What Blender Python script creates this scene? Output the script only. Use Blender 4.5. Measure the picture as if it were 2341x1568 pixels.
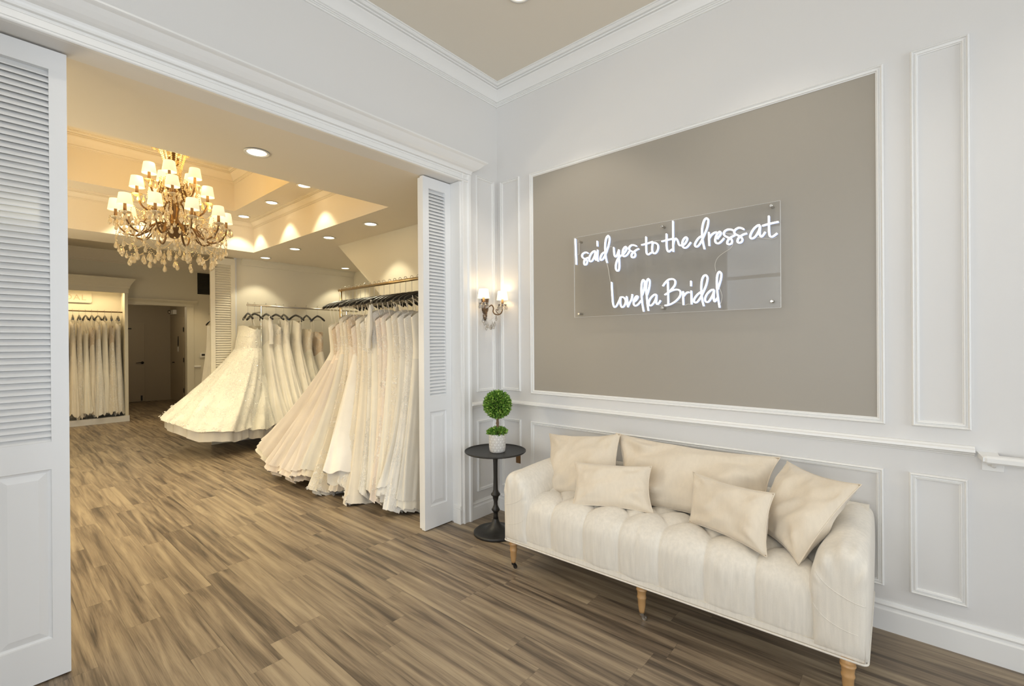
import bpy, math, random
from mathutils import Vector, Matrix, noise as mnoise
R_ = random.Random(7)
PI = math.pi
C = bpy.context.scene.collection
S = bpy.context.scene
for o in list(bpy.data.objects): bpy.data.objects.remove(o)

# ---------------------------------------------------------------- camera
def make_camera():
    yaw, pitch, roll = (math.radians(a) for a in (49.195, -0.0695, -0.4002))
    F = Vector((-math.cos(yaw)*math.cos(pitch), math.sin(yaw)*math.cos(pitch), math.sin(pitch)))
    R = Vector((math.sin(yaw), math.cos(yaw), 0)); U = R.cross(F)
    R2 = R*math.cos(roll)+U*math.sin(roll); U2 = -R*math.sin(roll)+U*math.cos(roll)
    cd = bpy.data.cameras.new('camera'); cd.sensor_width = 36; cd.lens = 36*1055.76/2341
    cd.clip_start = .05; cd.clip_end = 100
    c = bpy.data.objects.new('camera', cd); C.objects.link(c)
    m = Matrix((R2, U2, -F)).transposed().to_4x4(); m.translation = Vector((2.5382, -2.7694, 1.35))
    c.matrix_world = m; S.camera = c
make_camera()

# ---------------------------------------------------------------- world, exposure, big lights
w = bpy.data.worlds.new('world'); S.world = w; w.use_nodes = True
w.node_tree.nodes['Background'].inputs[0].default_value = (.78, .86, 1, 1)
w.node_tree.nodes['Background'].inputs[1].default_value = 1.0
S.view_settings.view_transform = 'Standard'; S.view_settings.look = 'None'
S.view_settings.gamma = 1; S.view_settings.use_curve_mapping = False
S.view_settings.exposure = 0.0
WARM = (1, .70, .36); DOWN = (1, .91, .66); NEUT = (1, .92, .80)
def area(name, loc, rot, sx, sy, power, color):
    l = bpy.data.lights.new(name, 'AREA'); l.shape = 'RECTANGLE'; l.size = sx; l.size_y = sy; l.energy = power; l.color = color
    o = bpy.data.objects.new(name, l); C.objects.link(o); o.location = loc; o.rotation_euler = rot; return o
def spot(name, loc, power, color, ang=95, blend=.6, r=.03):
    l = bpy.data.lights.new(name, 'SPOT'); l.energy = power; l.color = color; l.spot_size = math.radians(ang); l.spot_blend = blend; l.shadow_soft_size = r
    o = bpy.data.objects.new(name, l); C.objects.link(o); o.location = loc; return o
def point(name, loc, power, color, r=.04):
    l = bpy.data.lights.new(name, 'POINT'); l.energy = power; l.color = color; l.shadow_soft_size = r
    o = bpy.data.objects.new(name, l); C.objects.link(o); o.location = loc; return o
# daylight through the shop windows (storefront on the +x side and the near side)
area('window_daylight', (5.25, -2.4, 1.75), (0, PI/2, 0), 2.9, 4.4, 125, (.93, .96, 1))
area('window_daylight', (2.4, -5.15, 1.75), (PI/2, 0, 0), 4.2, 2.9, 112, (.93, .96, 1))

# ---------------------------------------------------------------- materials
def mat(name): 
    m = bpy.data.materials.new(name); m.use_nodes = True
    return m, m.node_tree, m.node_tree.nodes['Principled BSDF']
def N(nt, t, **k):
    n = nt.nodes.new(t)
    for a, v in k.items(): setattr(n, a, v)
    return n
def bump(nt, b, src, strength=.3, dist=.01):
    n = N(nt, 'ShaderNodeBump'); n.inputs['Strength'].default_value = strength; n.inputs['Distance'].default_value = dist
    nt.links.new(src, n.inputs['Height']); nt.links.new(n.outputs[0], b.inputs['Normal'])
def texco(nt, kind='Object', scale=(1, 1, 1)):
    t = N(nt, 'ShaderNodeTexCoord'); mp = N(nt, 'ShaderNodeMapping'); mp.inputs['Scale'].default_value = scale
    nt.links.new(t.outputs[kind], mp.inputs[0]); return mp.outputs[0]
def noise(nt, vec, scale, detail=3, rough=.5):
    n = N(nt, 'ShaderNodeTexNoise'); n.inputs['Scale'].default_value = scale; n.inputs['Detail'].default_value = detail
    n.inputs['Roughness'].default_value = rough
    if vec: nt.links.new(vec, n.inputs['Vector'])
    return n.outputs['Fac']
def ramp(nt, src, stops):
    r = N(nt, 'ShaderNodeValToRGB'); nt.links.new(src, r.inputs[0])
    while len(r.color_ramp.elements) < len(stops): r.color_ramp.elements.new(.5)
    for e, (p, c) in zip(r.color_ramp.elements, stops): e.position = p; e.color = (*c, 1) if len(c) == 3 else c
    return r.outputs[0]
def simple(name, col, rough=.5, metal=0, spec=.5, nscale=0, nstr=.1, vary=0, emit=None, estr=0, coat=0, sheen=0, trans=0):
    m, nt, b = mat(name); b.inputs['Base Color'].default_value = (*col, 1); b.inputs['Roughness'].default_value = rough
    b.inputs['Metallic'].default_value = metal; b.inputs['Specular IOR Level'].default_value = spec
    b.inputs['Coat Weight'].default_value = coat; b.inputs['Sheen Weight'].default_value = sheen
    if emit: b.inputs['Emission Color'].default_value = (*emit, 1); b.inputs['Emission Strength'].default_value = estr
    v = texco(nt)
    if nscale: bump(nt, b, noise(nt, v, nscale), nstr, .004)
    if vary:
        nt.links.new(ramp(nt, noise(nt, v, 3), [(.3, tuple(x*(1-vary) for x in col)), (.7, tuple(min(1, x*(1+vary)) for x in col))]), b.inputs['Base Color'])
    return m
M = {}
M['wall'] = simple('wall_paint', (.74, .725, .70), .55, nscale=90, nstr=.04)
M['trim'] = simple('trim_paint', (.83, .82, .79), .32, nscale=40, nstr=.02)
M['door'] = simple('door_paint', (.80, .80, .79), .38, nscale=40, nstr=.02)
M['tan'] = simple('ceiling_paint', (.76, .695, .585), .6, nscale=80, nstr=.04)
M['backwall'] = simple('back_wall_paint', (.68, .64, .53), .6, nscale=80, nstr=.04)
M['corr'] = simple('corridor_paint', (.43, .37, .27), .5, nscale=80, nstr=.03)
M['greypanel'] = simple('grey_panel_paint', (.365, .33, .275), .38, spec=.4, nscale=60, nstr=.03)
M['iron'] = simple('dark_iron', (.045, .043, .04), .42, .6, nscale=120, nstr=.25)
M['black'] = simple('black_lacquer', (.012, .011, .010), .3, coat=.3)
M['vent'] = simple('vent_black', (.02, .018, .014), .5)
M['chrome'] = simple('chrome', (.75, .72, .66), .18, 1)
M['brass'] = simple('antique_brass', (.17, .105, .055), .38, .8, nscale=80, nstr=.2)
M['bronze'] = simple('aged_bronze', (.17, .11, .065), .38, .8, nscale=80, nstr=.2)
M['nickel'] = simple('brushed_nickel', (.55, .52, .47), .3, 1)
M['bark'] = simple('bark', (.16, .10, .055), .8, nscale=60, nstr=.6, vary=.3)
M['gold_rod'] = simple('gold_rod', (.55, .42, .24), .3, 1)
M['plastic'] = simple('white_plastic', (.75, .73, .68), .4)
M['wire'] = simple('clear_wire', (.62, .58, .50), .35)
def emis(name, col, s, base=(.8, .8, .8)):
    return simple(name, base, .5, emit=col, estr=s)
M['neon'] = emis('neon_tube', (.90, .94, 1), 1.7)
M['neon_side_reflection'] = emis('neon_tube_side_reflection', (.40, .54, 1), .38, (.5, .55, .7))
M['bulb'] = emis('downlight_bulb', (1, .86, .62), 7)
M['can'] = simple('downlight_can', (.8, .78, .72), .3)
def glass_mat(name, tint=(1, 1, 1), gl=.12, rough=.03, fs=1.0):
    m = bpy.data.materials.new(name); m.use_nodes = True; nt = m.node_tree; nt.nodes.clear()
    o = N(nt, 'ShaderNodeOutputMaterial'); t = N(nt, 'ShaderNodeBsdfTransparent'); g = N(nt, 'ShaderNodeBsdfGlossy'); x = N(nt, 'ShaderNodeMixShader')
    t.inputs[0].default_value = (*tint, 1); g.inputs['Roughness'].default_value = rough
    f = N(nt, 'ShaderNodeFresnel'); f.inputs[0].default_value = 1.5
    a = N(nt, 'ShaderNodeMath', operation='ADD'); a.inputs[1].default_value = gl; fm = N(nt, 'ShaderNodeMath', operation='MULTIPLY'); fm.inputs[1].default_value = fs; nt.links.new(f.outputs[0], fm.inputs[0]); nt.links.new(fm.outputs[0], a.inputs[0])
    nt.links.new(a.outputs[0], x.inputs[0]); nt.links.new(t.outputs[0], x.inputs[1]); nt.links.new(g.outputs[0], x.inputs[2]); nt.links.new(x.outputs[0], o.inputs[0])
    return m
M['acrylic'] = glass_mat('clear_acrylic', (.985, .985, .985), 0, .01, .45)
def crystal_mat():
    m = glass_mat('crystal_glass', (1, .96, .88), .34, .10); nt = m.node_tree; o = [n for n in nt.nodes if n.type == 'OUTPUT_MATERIAL'][0]
    src = o.inputs[0].links[0].from_socket; d = N(nt, 'ShaderNodeBsdfDiffuse'); d.inputs[0].default_value = (.98, .84, .58, 1); x = N(nt, 'ShaderNodeMixShader'); x.inputs[0].default_value = .30
    nt.links.new(src, x.inputs[1]); nt.links.new(d.outputs[0], x.inputs[2]); nt.links.new(x.outputs[0], o.inputs[0]); return m
M['acrylic_edge'] = simple('acrylic_edge', (.75, .74, .70), .2)
M['crystal'] = crystal_mat()
M['crystal_clear'] = glass_mat('clear_crystal_glass', (1, .98, .95), .22, .08)
M['glass'] = glass_mat('window_glass', (.97, .98, .98), .03)

def shade_mat(name, col, s, power_col):
    # pleated fabric lampshade: it glows because a bulb burns inside
    m, nt, b = mat(name); b.inputs['Base Color'].default_value = (.85, .78, .62, 1); b.inputs['Roughness'].default_value = .8
    g = N(nt, 'ShaderNodeTexCoord'); sp = N(nt, 'ShaderNodeSeparateXYZ'); nt.links.new(g.outputs['Generated'], sp.inputs[0])
    r = N(nt, 'ShaderNodeMapRange'); r.inputs['From Min'].default_value = 0; r.inputs['From Max'].default_value = 1
    r.inputs['To Min'].default_value = s*.62; r.inputs['To Max'].default_value = s
    nt.links.new(sp.outputs[2], r.inputs[0]); nt.links.new(r.outputs[0], b.inputs['Emission Strength']); b.inputs['Emission Color'].default_value = (*power_col, 1)
    return m
M['shade'] = shade_mat('lamp_shade_fabric', None, .84, (1, .81, .55))
M['sshade'] = shade_mat('sconce_shade_fabric', None, 1.2, (1, .86, .64))
M['bulbw'] = emis('candle_bulb', (1, .82, .5), 6)

def floor_mat():
    m, nt, b = mat('plank_floor'); L = nt.links.new
    tc = N(nt, 'ShaderNodeTexCoord'); sp = N(nt, 'ShaderNodeSeparateXYZ'); L(tc.outputs['Object'], sp.inputs[0])
    def mth(op, a, bb=None, c=None):
        n = N(nt, 'ShaderNodeMath', operation=op)
        for i, v in enumerate((a, bb, c)):
            if v is None: continue
            if isinstance(v, (int, float)): n.inputs[i].default_value = v
            else: L(v, n.inputs[i])
        return n.outputs[0]
    PW, PL = .132, .93
    yy = mth('DIVIDE', mth('ADD', sp.outputs[1], 20.00), PW); row = mth('FLOOR', yy); fy = mth('FRACT', yy)
    wn = N(nt, 'ShaderNodeTexWhiteNoise', noise_dimensions='1D'); L(row, wn.inputs['W'])
    xx = mth('ADD', mth('DIVIDE', sp.outputs[0], PL), mth('MULTIPLY', wn.outputs['Value'], 1.0)); col = mth('FLOOR', xx); fx = mth('FRACT', xx)
    cb = N(nt, 'ShaderNodeCombineXYZ'); L(row, cb.inputs[0]); L(col, cb.inputs[1])
    w2 = N(nt, 'ShaderNodeTexWhiteNoise', noise_dimensions='3D'); L(cb.outputs[0], w2.inputs['Vector']); pid = w2.outputs['Value']
    # grain coordinates: stretched along the plank, shifted per plank
    gx = mth('ADD', mth('MULTIPLY', sp.outputs[0], .62), mth('MULTIPLY', pid, 37.0))
    gy = mth('ADD', mth('MULTIPLY', sp.outputs[1], 11.0), mth('MULTIPLY', pid, 91.0))
    gv = N(nt, 'ShaderNodeCombineXYZ'); L(gx, gv.inputs[0]); L(gy, gv.inputs[1])
    n1 = N(nt, 'ShaderNodeTexNoise'); n1.inputs['Scale'].default_value = 2.1; n1.inputs['Detail'].default_value = 5; n1.inputs['Roughness'].default_value = .55; n1.inputs['Distortion'].default_value = .55
    L(gv.outputs[0], n1.inputs['Vector'])
    n2 = N(nt, 'ShaderNodeTexNoise'); n2.inputs['Scale'].default_value = 9; n2.inputs['Detail'].default_value = 4; n2.inputs['Roughness'].default_value = .7
    g2 = N(nt, 'ShaderNodeCombineXYZ'); L(mth('MULTIPLY', gx, .8), g2.inputs[0]); L(mth('MULTIPLY', gy, 2.2), g2.inputs[1]); L(g2.outputs[0], n2.inputs['Vector'])
    f = mth('ADD', mth('MULTIPLY', n1.outputs['Fac'], .72), mth('MULTIPLY', n2.outputs['Fac'], .28))
    f = mth('ADD', f, mth('MULTIPLY', mth('SUBTRACT', pid, .5), .10))
    c = ramp(nt, f, [(.33, (.062, .046, .032)), (.41, (.135, .10, .068)), (.50, (.235, .178, .118)), (.64, (.37, .29, .19))])
    # seams
    sy = mth('MINIMUM', fy, mth('SUBTRACT', 1, fy)); sx = mth('MINIMUM', fx, mth('SUBTRACT', 1, fx))
    seam = mth('MINIMUM', mth('MULTIPLY', sy, PW), mth('MULTIPLY', sx, PL))
    sm = N(nt, 'ShaderNodeMapRange'); sm.inputs['From Max'].default_value = .0016; sm.inputs['To Min'].default_value = .62; L(seam, sm.inputs[0])
    mx = N(nt, 'ShaderNodeMix', data_type='RGBA', blend_type='MULTIPLY'); mx.inputs[0].default_value = 1
    L(c, mx.inputs[6]); L(sm.outputs[0], mx.inputs[7])
    L(mx.outputs[2], b.inputs['Base Color'])
    L(ramp(nt, n2.outputs['Fac'], [(.3, (.34,)*3), (.7, (.48,)*3)]), b.inputs['Roughness'])
    bump(nt, b, mth('ADD', mth('MULTIPLY', n2.outputs['Fac'], .3), sm.outputs[0]), .12, .002)
    b.inputs['Specular IOR Level'].default_value = .45
    return m
M['floor'] = floor_mat()

def fabric(name, col, rough=.85, weave=700, sheen=.3, str_=.25, vary=.07, transl=0):
    m, nt, b = mat(name); b.inputs['Roughness'].default_value = rough; b.inputs['Sheen Weight'].default_value = sheen
    v = texco(nt); w1 = N(nt, 'ShaderNodeTexNoise'); mp = N(nt, 'ShaderNodeMapping'); mp.inputs['Scale'].default_value = (weave, weave*.12, weave*.3)
    nt.links.new(v, mp.inputs[0]); nt.links.new(mp.outputs[0], w1.inputs['Vector']); w1.inputs['Scale'].default_value = 1
    nt.links.new(ramp(nt, noise(nt, texco(nt, 'Object', (60, 60, 5)), 1, 5, .65), [(.3, tuple(x*(1-vary) for x in col)), (.7, tuple(min(1, x*(1+vary)) for x in col))]), b.inputs['Base Color'])
    bump(nt, b, w1.outputs['Fac'], str_, .002)
    b.inputs['Specular IOR Level'].default_value = .2
    return m
M['sofa'] = fabric('ivory_linen', (.73, .675, .58), weave=500)
M['pillow'] = fabric('beige_linen', (.72, .625, .49), weave=600, vary=.03)
M['oak'] = simple('turned_oak', (.47, .27, .11), .35, nscale=30, nstr=.15, vary=.15, coat=.2)

def gown_mat(name, col, lace=0, rough=.7, sheen=.5, transp=0.0, lace_col=None):
    m, nt, b = mat(name); L = nt.links.new
    b.inputs['Roughness'].default_value = rough; b.inputs['Sheen Weight'].default_value = sheen*.5; b.inputs['Specular IOR Level'].default_value = .3
    v = texco(nt)
    base = ramp(nt, noise(nt, v, 5, 4), [(.3, tuple(x*.95 for x in col)), (.7, tuple(min(1, x*1.04) for x in col))])
    if lace:
        vo = N(nt, 'ShaderNodeTexVoronoi', feature='DISTANCE_TO_EDGE'); vo.inputs['Scale'].default_value = 26 if lace == 1 else 40
        n3 = N(nt, 'ShaderNodeTexNoise'); n3.inputs['Scale'].default_value = 14; L(v, n3.inputs['Vector'])
        ad = N(nt, 'ShaderNodeMix', data_type='VECTOR'); ad.inputs[0].default_value = .12; L(v, ad.inputs[4]); L(n3.outputs['Color'], ad.inputs[5]); L(ad.outputs[1], vo.inputs['Vector'])
        msk = ramp(nt, vo.outputs['Distance'], [(.02, (1,)*3), (.09, (0,)*3)])
        big = ramp(nt, noise(nt, v, 7, 2), [(.42, (0,)*3), (.52, (1,)*3)])
        mm = N(nt, 'ShaderNodeMath', operation='MULTIPLY'); L(msk, mm.inputs[0]); L(big, mm.inputs[1])
        mx = N(nt, 'ShaderNodeMix', data_type='RGBA'); L(mm.outputs[0], mx.inputs[0]); L(base, mx.inputs[6]); mx.inputs[7].default_value = (*(lace_col or (.93, .90, .84)), 1)
        L(mx.outputs[2], b.inputs['Base Color']); bump(nt, b, mm.outputs[0], .7, .004)
    else:
        L(base, b.inputs['Base Color'])
        mp = N(nt, 'ShaderNodeMapping'); mp.inputs['Scale'].default_value = (60, 60, 3); L(v, mp.inputs[0])
        bump(nt, b, noise(nt, mp.outputs[0], 1, 3), .12, .004)
    if transp:
        out = nt.nodes['Material Output']; t = N(nt, 'ShaderNodeBsdfTransparent'); x = N(nt, 'ShaderNodeMixShader'); x.inputs[0].default_value = transp
        L(b.outputs[0], x.inputs[1]); L(t.outputs[0], x.inputs[2]); L(x.outputs[0], out.inputs[0])
    return m
GM = {
 'ivory': gown_mat('ivory_tulle', (.87, .83, .73)), 'blush': gown_mat('blush_tulle', (.88, .79, .71)), 'champ': gown_mat('champagne_tulle', (.84, .77, .65)),
 'white': gown_mat('white_satin', (.90, .87, .82), rough=.38, sheen=.1), 'nude': gown_mat('nude_satin', (.84, .765, .67), rough=.5),
 'ivlace': gown_mat('ivory_lace', (.80, .74, .63), 1), 'blace': gown_mat('blush_lace', (.81, .72, .64), 1), 'wlace': gown_mat('white_lace', (.84, .81, .75), 2, lace_col=(.95, .94, .9)),
 'tanlace': gown_mat('tan_lace', (.70, .58, .45), 2), 'cream': gown_mat('cream_glitter_tulle', (.88, .85, .73), 2, lace_col=(.96, .92, .8)),
 'veil': gown_mat('sheer_tulle', (.90, .87, .80), transp=.18), 'bveil': gown_mat('sheer_blush_tulle', (.88, .81, .75), transp=.18),
}
M['petal'] = simple('lace_petals', (.92, .88, .80), .6, nscale=60, nstr=.3)
M['sequin'] = simple('sequins', (1, .97, .88), .25, .25, spec=1)
M['strap'] = simple('satin_strap', (.88, .82, .72), .5)

# ---------------------------------------------------------------- geometry helpers
class G:
    def __init__(s): s.v = []; s.f = []
    def add(s, vs, fs):
        b = len(s.v); s.v += [tuple(v) for v in vs]; s.f += [tuple(i+b for i in f) for f in fs]; return s
    def box(s, x0, x1, y0, y1, z0, z1):
        return s.add([(x0,y0,z0),(x1,y0,z0),(x1,y1,z0),(x0,y1,z0),(x0,y0,z1),(x1,y0,z1),(x1,y1,z1),(x0,y1,z1)],
                     [(0,3,2,1),(4,5,6,7),(0,1,5,4),(1,2,6,5),(2,3,7,6),(3,0,4,7)])
    def lathe(s, prof, n=24, c=(0,0,0), cap=True, flute=None):
        vs = []; fs = []
        for r, z in prof:
            for i in range(n):
                a = 2*PI*i/n; rr = r*(1+(flute[0]*math.cos(flute[1]*a) if flute else 0))
                vs.append((c[0]+rr*math.cos(a), c[1]+rr*math.sin(a), c[2]+z))
        for k in range(len(prof)-1):
            for i in range(n): fs.append((k*n+i, k*n+(i+1)%n, (k+1)*n+(i+1)%n, (k+1)*n+i))
        if cap:
            fs.append(tuple(reversed(range(n)))); fs.append(tuple((len(prof)-1)*n+i for i in range(n)))
        return s.add(vs, fs)
    def tube(s, pts, r, n=8, cap=True, sq=None):
        P = [Vector(p) for p in pts]; m = len(P); vs = []; up = Vector((0, 0, 1)); prevN = None
        for i, p in enumerate(P):
            t = (P[min(i+1, m-1)]-P[max(i-1, 0)]).normalized()
            nn = prevN - t*prevN.dot(t) if prevN else (up.cross(t) if abs(t.z) < .9 else Vector((1, 0, 0)).cross(t))
            if nn.length < 1e-6: nn = Vector((1, 0, 0))
            nn.normalize(); prevN = nn; bb = t.cross(nn); rr = r[i] if isinstance(r, (list, tuple)) else r
            for k in range(n):
                a = 2*PI*k/n; vs.append(p+nn*math.cos(a)*rr+bb*math.sin(a)*rr)
        fs = [(i*n+k, i*n+(k+1)%n, (i+1)*n+(k+1)%n, (i+1)*n+k) for i in range(m-1) for k in range(n)]
        if cap: fs += [tuple(reversed(range(n))), tuple((m-1)*n+k for k in range(n))]
        return s.add(vs, fs)
    def loft(s, loops, closed=True, capends=False):
        n = len(loops[0]); vs = [p for l in loops for p in l]; m = n if closed else n-1
        fs = [(k*n+i, k*n+(i+1)%n, (k+1)*n+(i+1)%n, (k+1)*n+i) for k in range(len(loops)-1) for i in range(m)]
        return s.add(vs, fs)
    def obj(s, name, m, parent=None, smooth=False, loc=None, bevel=0, solid=0, sub=0, recalc=True):
        me = bpy.data.meshes.new(name); me.from_pydata([tuple(v) for v in s.v], [], s.f); me.update()
        if recalc:
            import bmesh
            bm = bmesh.new(); bm.from_mesh(me); bmesh.ops.recalc_face_normals(bm, faces=bm.faces); bm.to_mesh(me); bm.free()
        me.materials.append(m)
        if smooth:
            me.polygons.foreach_set('use_smooth', [True]*len(me.polygons))
        o = bpy.data.objects.new(name, me); C.objects.link(o)
        if loc: o.location = loc
        if bevel:
            b = o.modifiers.new('bevel', 'BEVEL'); b.width = bevel; b.segments = 2; b.limit_method = 'ANGLE'; b.angle_limit = .6
        if solid:
            b = o.modifiers.new('solid', 'SOLIDIFY'); b.thickness = solid; b.offset = 0
        if sub:
            b = o.modifiers.new('sub', 'SUBSURF'); b.levels = sub; b.render_levels = sub
        if parent:
            o.parent = parent
        return o
def smooth_by(o, ang=40):
    me = o.data; me.polygons.foreach_set('use_smooth', [True]*len(me.polygons))
    try: me.set_sharp_from_angle(angle=math.radians(ang))
    except Exception: pass
    return o
def tag(o, label, cat, group=None):
    o['label'] = label; o['category'] = cat
    if group: o['group'] = group
    return o
def thing(name, label, cat, loc=(0,0,0), rz=0, group=None):
    o = bpy.data.objects.new(name, None); C.objects.link(o); o.location = loc; o.rotation_euler = (0, 0, rz); o.empty_display_size = .1
    return tag(o, label, cat, group)
def struct(o): o['kind'] = 'structure'; return o
def smoothline(p, k=6):
    n = len(p); P = [Vector(q) for q in p]; out = []
    for i in range(n-1):
        a, b, c, d = P[max(i-1, 0)], P[i], P[i+1], P[min(i+2, n-1)]
        for j in range(k):
            t = j/k; out.append(.5*((2*b)+(c-a)*t+(2*a-5*b+4*c-d)*t*t+(3*b-a-3*c+d)*t**3))
    out.append(P[-1]); return out
# ================================================================ THE ROOM
HC = 3.39      # front room ceiling
ZB = 2.555     # opening head and back-room soffit
X1, YN = 5.0, -5.0
OY0, OY1 = -2.80, -.41     # opening in the left wall
def rect(n, loops_axis, boxes, m, **k):
    g = G()
    for b in boxes: g.box(*b)
    return struct(g.obj(n, m, **k))
g = G(); g.box(-12, X1+.1, -5.2, 1.6, -.1, 0); struct(g.obj('floor', M['floor']))
rect('ceiling', 0, [(-.13, X1+.1, YN-.1, .1, HC, HC+.1)], M['tan'])
rect('wall_right', 0, [(-.13, X1+.1, 0, .12, 0, HC)], M['wall'])
rect('wall_left', 0, [(-.13, 0, OY1, 0, 0, HC), (-.13, 0, OY0, OY1, ZB, HC), (-.13, 0, YN-.1, OY0, 0, HC)], M['wall'])
# street side walls with the shop windows the daylight comes through
rect('wall_front', 0, [(X1, X1+.12, YN, 0, 0, .28), (X1, X1+.12, YN, 0, 3.1, HC), (X1, X1+.12, -.25, 0, .28, 3.1), (X1, X1+.12, YN, -4.6, .28, 3.1)], M['wall'])
rect('wall_near', 0, [(0, X1, YN-.12, YN, 0, .28), (0, X1, YN-.12, YN, 3.1, HC), (0, .3, YN-.12, YN, .28, 3.1), (4.5, X1, YN-.12, YN, .28, 3.1)], M['wall'])
g = G(); 
for y in (-4.6, -3.17, -1.72, -.29): g.box(X1+.02, X1+.08, y, y+.05, .28, 3.1)
for z in (.28, 2.3, 3.05): g.box(X1+.02, X1+.08, -4.6, -.25, z, z+.05)
wn = struct(g.obj('window_1', M['trim'], bevel=.004)); g = G().box(X1+.045, X1+.05, -4.6, -.25, .3, 3.08); g.obj('pane', M['glass'], wn)
g = G()
for x in (.3, 1.68, 3.07, 4.45): g.box(x, x+.05, YN-.08, YN-.02, .28, 3.1)
for z in (.28, 2.3, 3.05): g.box(.3, 4.5, YN-.08, YN-.02, z, z+.05)
wn = struct(g.obj('window_2', M['trim'], bevel=.004)); g = G().box(.3, 4.5, YN-.05, YN-.045, .3, 3.08); g.obj('pane', M['glass'], wn)

def ring(prof, x0, x1, y0, y1):
    """nested rectangles: prof = [(inset, z)]"""
    return [[(x0+p, y0+p, z), (x1-p, y0+p, z), (x1-p, y1-p, z), (x0+p, y1-p, z)] for p, z in prof]
def crown_prof(z0, z1, w):
    h = z1-z0; pr = [(0, 0), (.08, 0), (.09, .05), (.07, .055), (.07, .08), (.12, .09), (.14, .12), (.20, .13), (.20, .17), (.17, .175), (.17, .20), (.24, .22), (.34, .40), (.50, .56), (.64, .65), (.66, .71), (.62, .715), (.62, .74), (.74, .75), (.76, .80), (.72, .81), (.72, .83), (.84, .85), (.92, .90), (.92, .94), (1, .95), (1, 1)]
    return [(w*a, z0+h*b) for a, b in pr]
g = G(); g.loft(ring(crown_prof(3.252, HC, .105), 0, X1, YN, 0)); struct(smooth_by(g.obj('trim_1', M['trim'], recalc=False), 25))
# baseboards
def base_prof(h=.125, t=.018):
    return [(0, h), (t*.35, h), (t*.5, h*.93), (t*.8, h*.87), (t*.55, h*.8), (t*.6, h*.74), (t, h*.70), (t, 0)]
def strip(prof, pts, m, name, normal_fn, closed=False):
    pass
def run_y(prof, y0, y1, x=0, s=1, caps=True):     # moulding along y on plane x, sticking out in s*x
    a = [(x+s*p, y0, z) for p, z in prof]; b = [(x+s*p, y1, z) for p, z in prof]; n = len(a)
    f = [(i, i+1, n+i+1, n+i) for i in range(n-1)]+[(n-1, 0, n, 2*n-1)]
    if caps: f += [tuple(range(n)), tuple(range(2*n-1, n-1, -1))]
    return a+b, f
def run_x(prof, x0, x1, y=0, s=-1, caps=True):
    a = [(x0, y+s*p, z) for p, z in prof]; b = [(x1, y+s*p, z) for p, z in prof]; n = len(a)
    f = [(i, i+1, n+i+1, n+i) for i in range(n-1)]+[(n-1, 0, n, 2*n-1)]
    if caps: f += [tuple(range(n)), tuple(range(2*n-1, n-1, -1))]
    return a+b, f
BP = base_prof(.135, .02)
struct(G().add(*run_x(BP, 0, X1)).obj('baseboard_right', M['trim']))
g = G().add(*run_y(BP, -.324, 0)); g.add(*run_y(BP, YN, OY0-.09)); struct(g.obj('baseboard_left', M['trim']))
# chair rail
CR = [(0, .895), (.014, .895), (.02, .888), (.034, .884), (.036, .872), (.022, .868), (.018, .86), (.010, .857), (.008, .85), (0, .85)]
CRR = [(p, z-.012) for p, z in CR]
g = G().add(*run_x(CR, 0, 2.742)); g.add(*run_y(CR, -.324, 0)); struct(g.obj('trim_2', M['trim'], bevel=.002))
# picture-frame mouldings
def frame(name, u0, u1, z0, z1, plane, w=.028, t=.018):
    pr = [(0, 0), (0, .45*t), (.10*w, .8*t), (.22*w, t), (.34*w, .85*t), (.40*w, .5*t), (.58*w, .52*t), (.66*w, .75*t), (.82*w, .7*t), (.9*w, .35*t), (w, .3*t), (w, 0)]
    loops = []
    for i, h in pr:
        c = [(u0+i, z0+i), (u1-i, z0+i), (u1-i, z1-i), (u0+i, z1-i)]
        loops.append([(u, -h, z) if plane == 'y' else (h, u, z) for u, z in c])
    return struct(G().loft(loops).obj(name, M['trim']))
frame('trim_3', .3425, 2.4475, .957, 2.635, 'y', .030)   # around the grey panel
frame('trim_4', 2.5407, 2.7331, .9608, 2.6491, 'y')
frame('trim_5', 2.5296, 2.7209, .2031, .7495, 'y')
frame('trim_6', .0417, .240, .9694, 2.6412, 'y', .022)
frame('trim_7', .0417, .240, .2031, .7495, 'y', .022)
frame('trim_8', .340, 2.440, .2031, .7495, 'y')
frame('trim_9', -.2544, -.0495, .9694, 2.6412, 'x', .022)
frame('trim_10', -.2544, -.0495, .2031, .7495, 'x', .022)
struct(G().box(.368, 2.422, -.004, .0, .985, 2.61).obj('trim_11', M['greypanel']))
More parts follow.
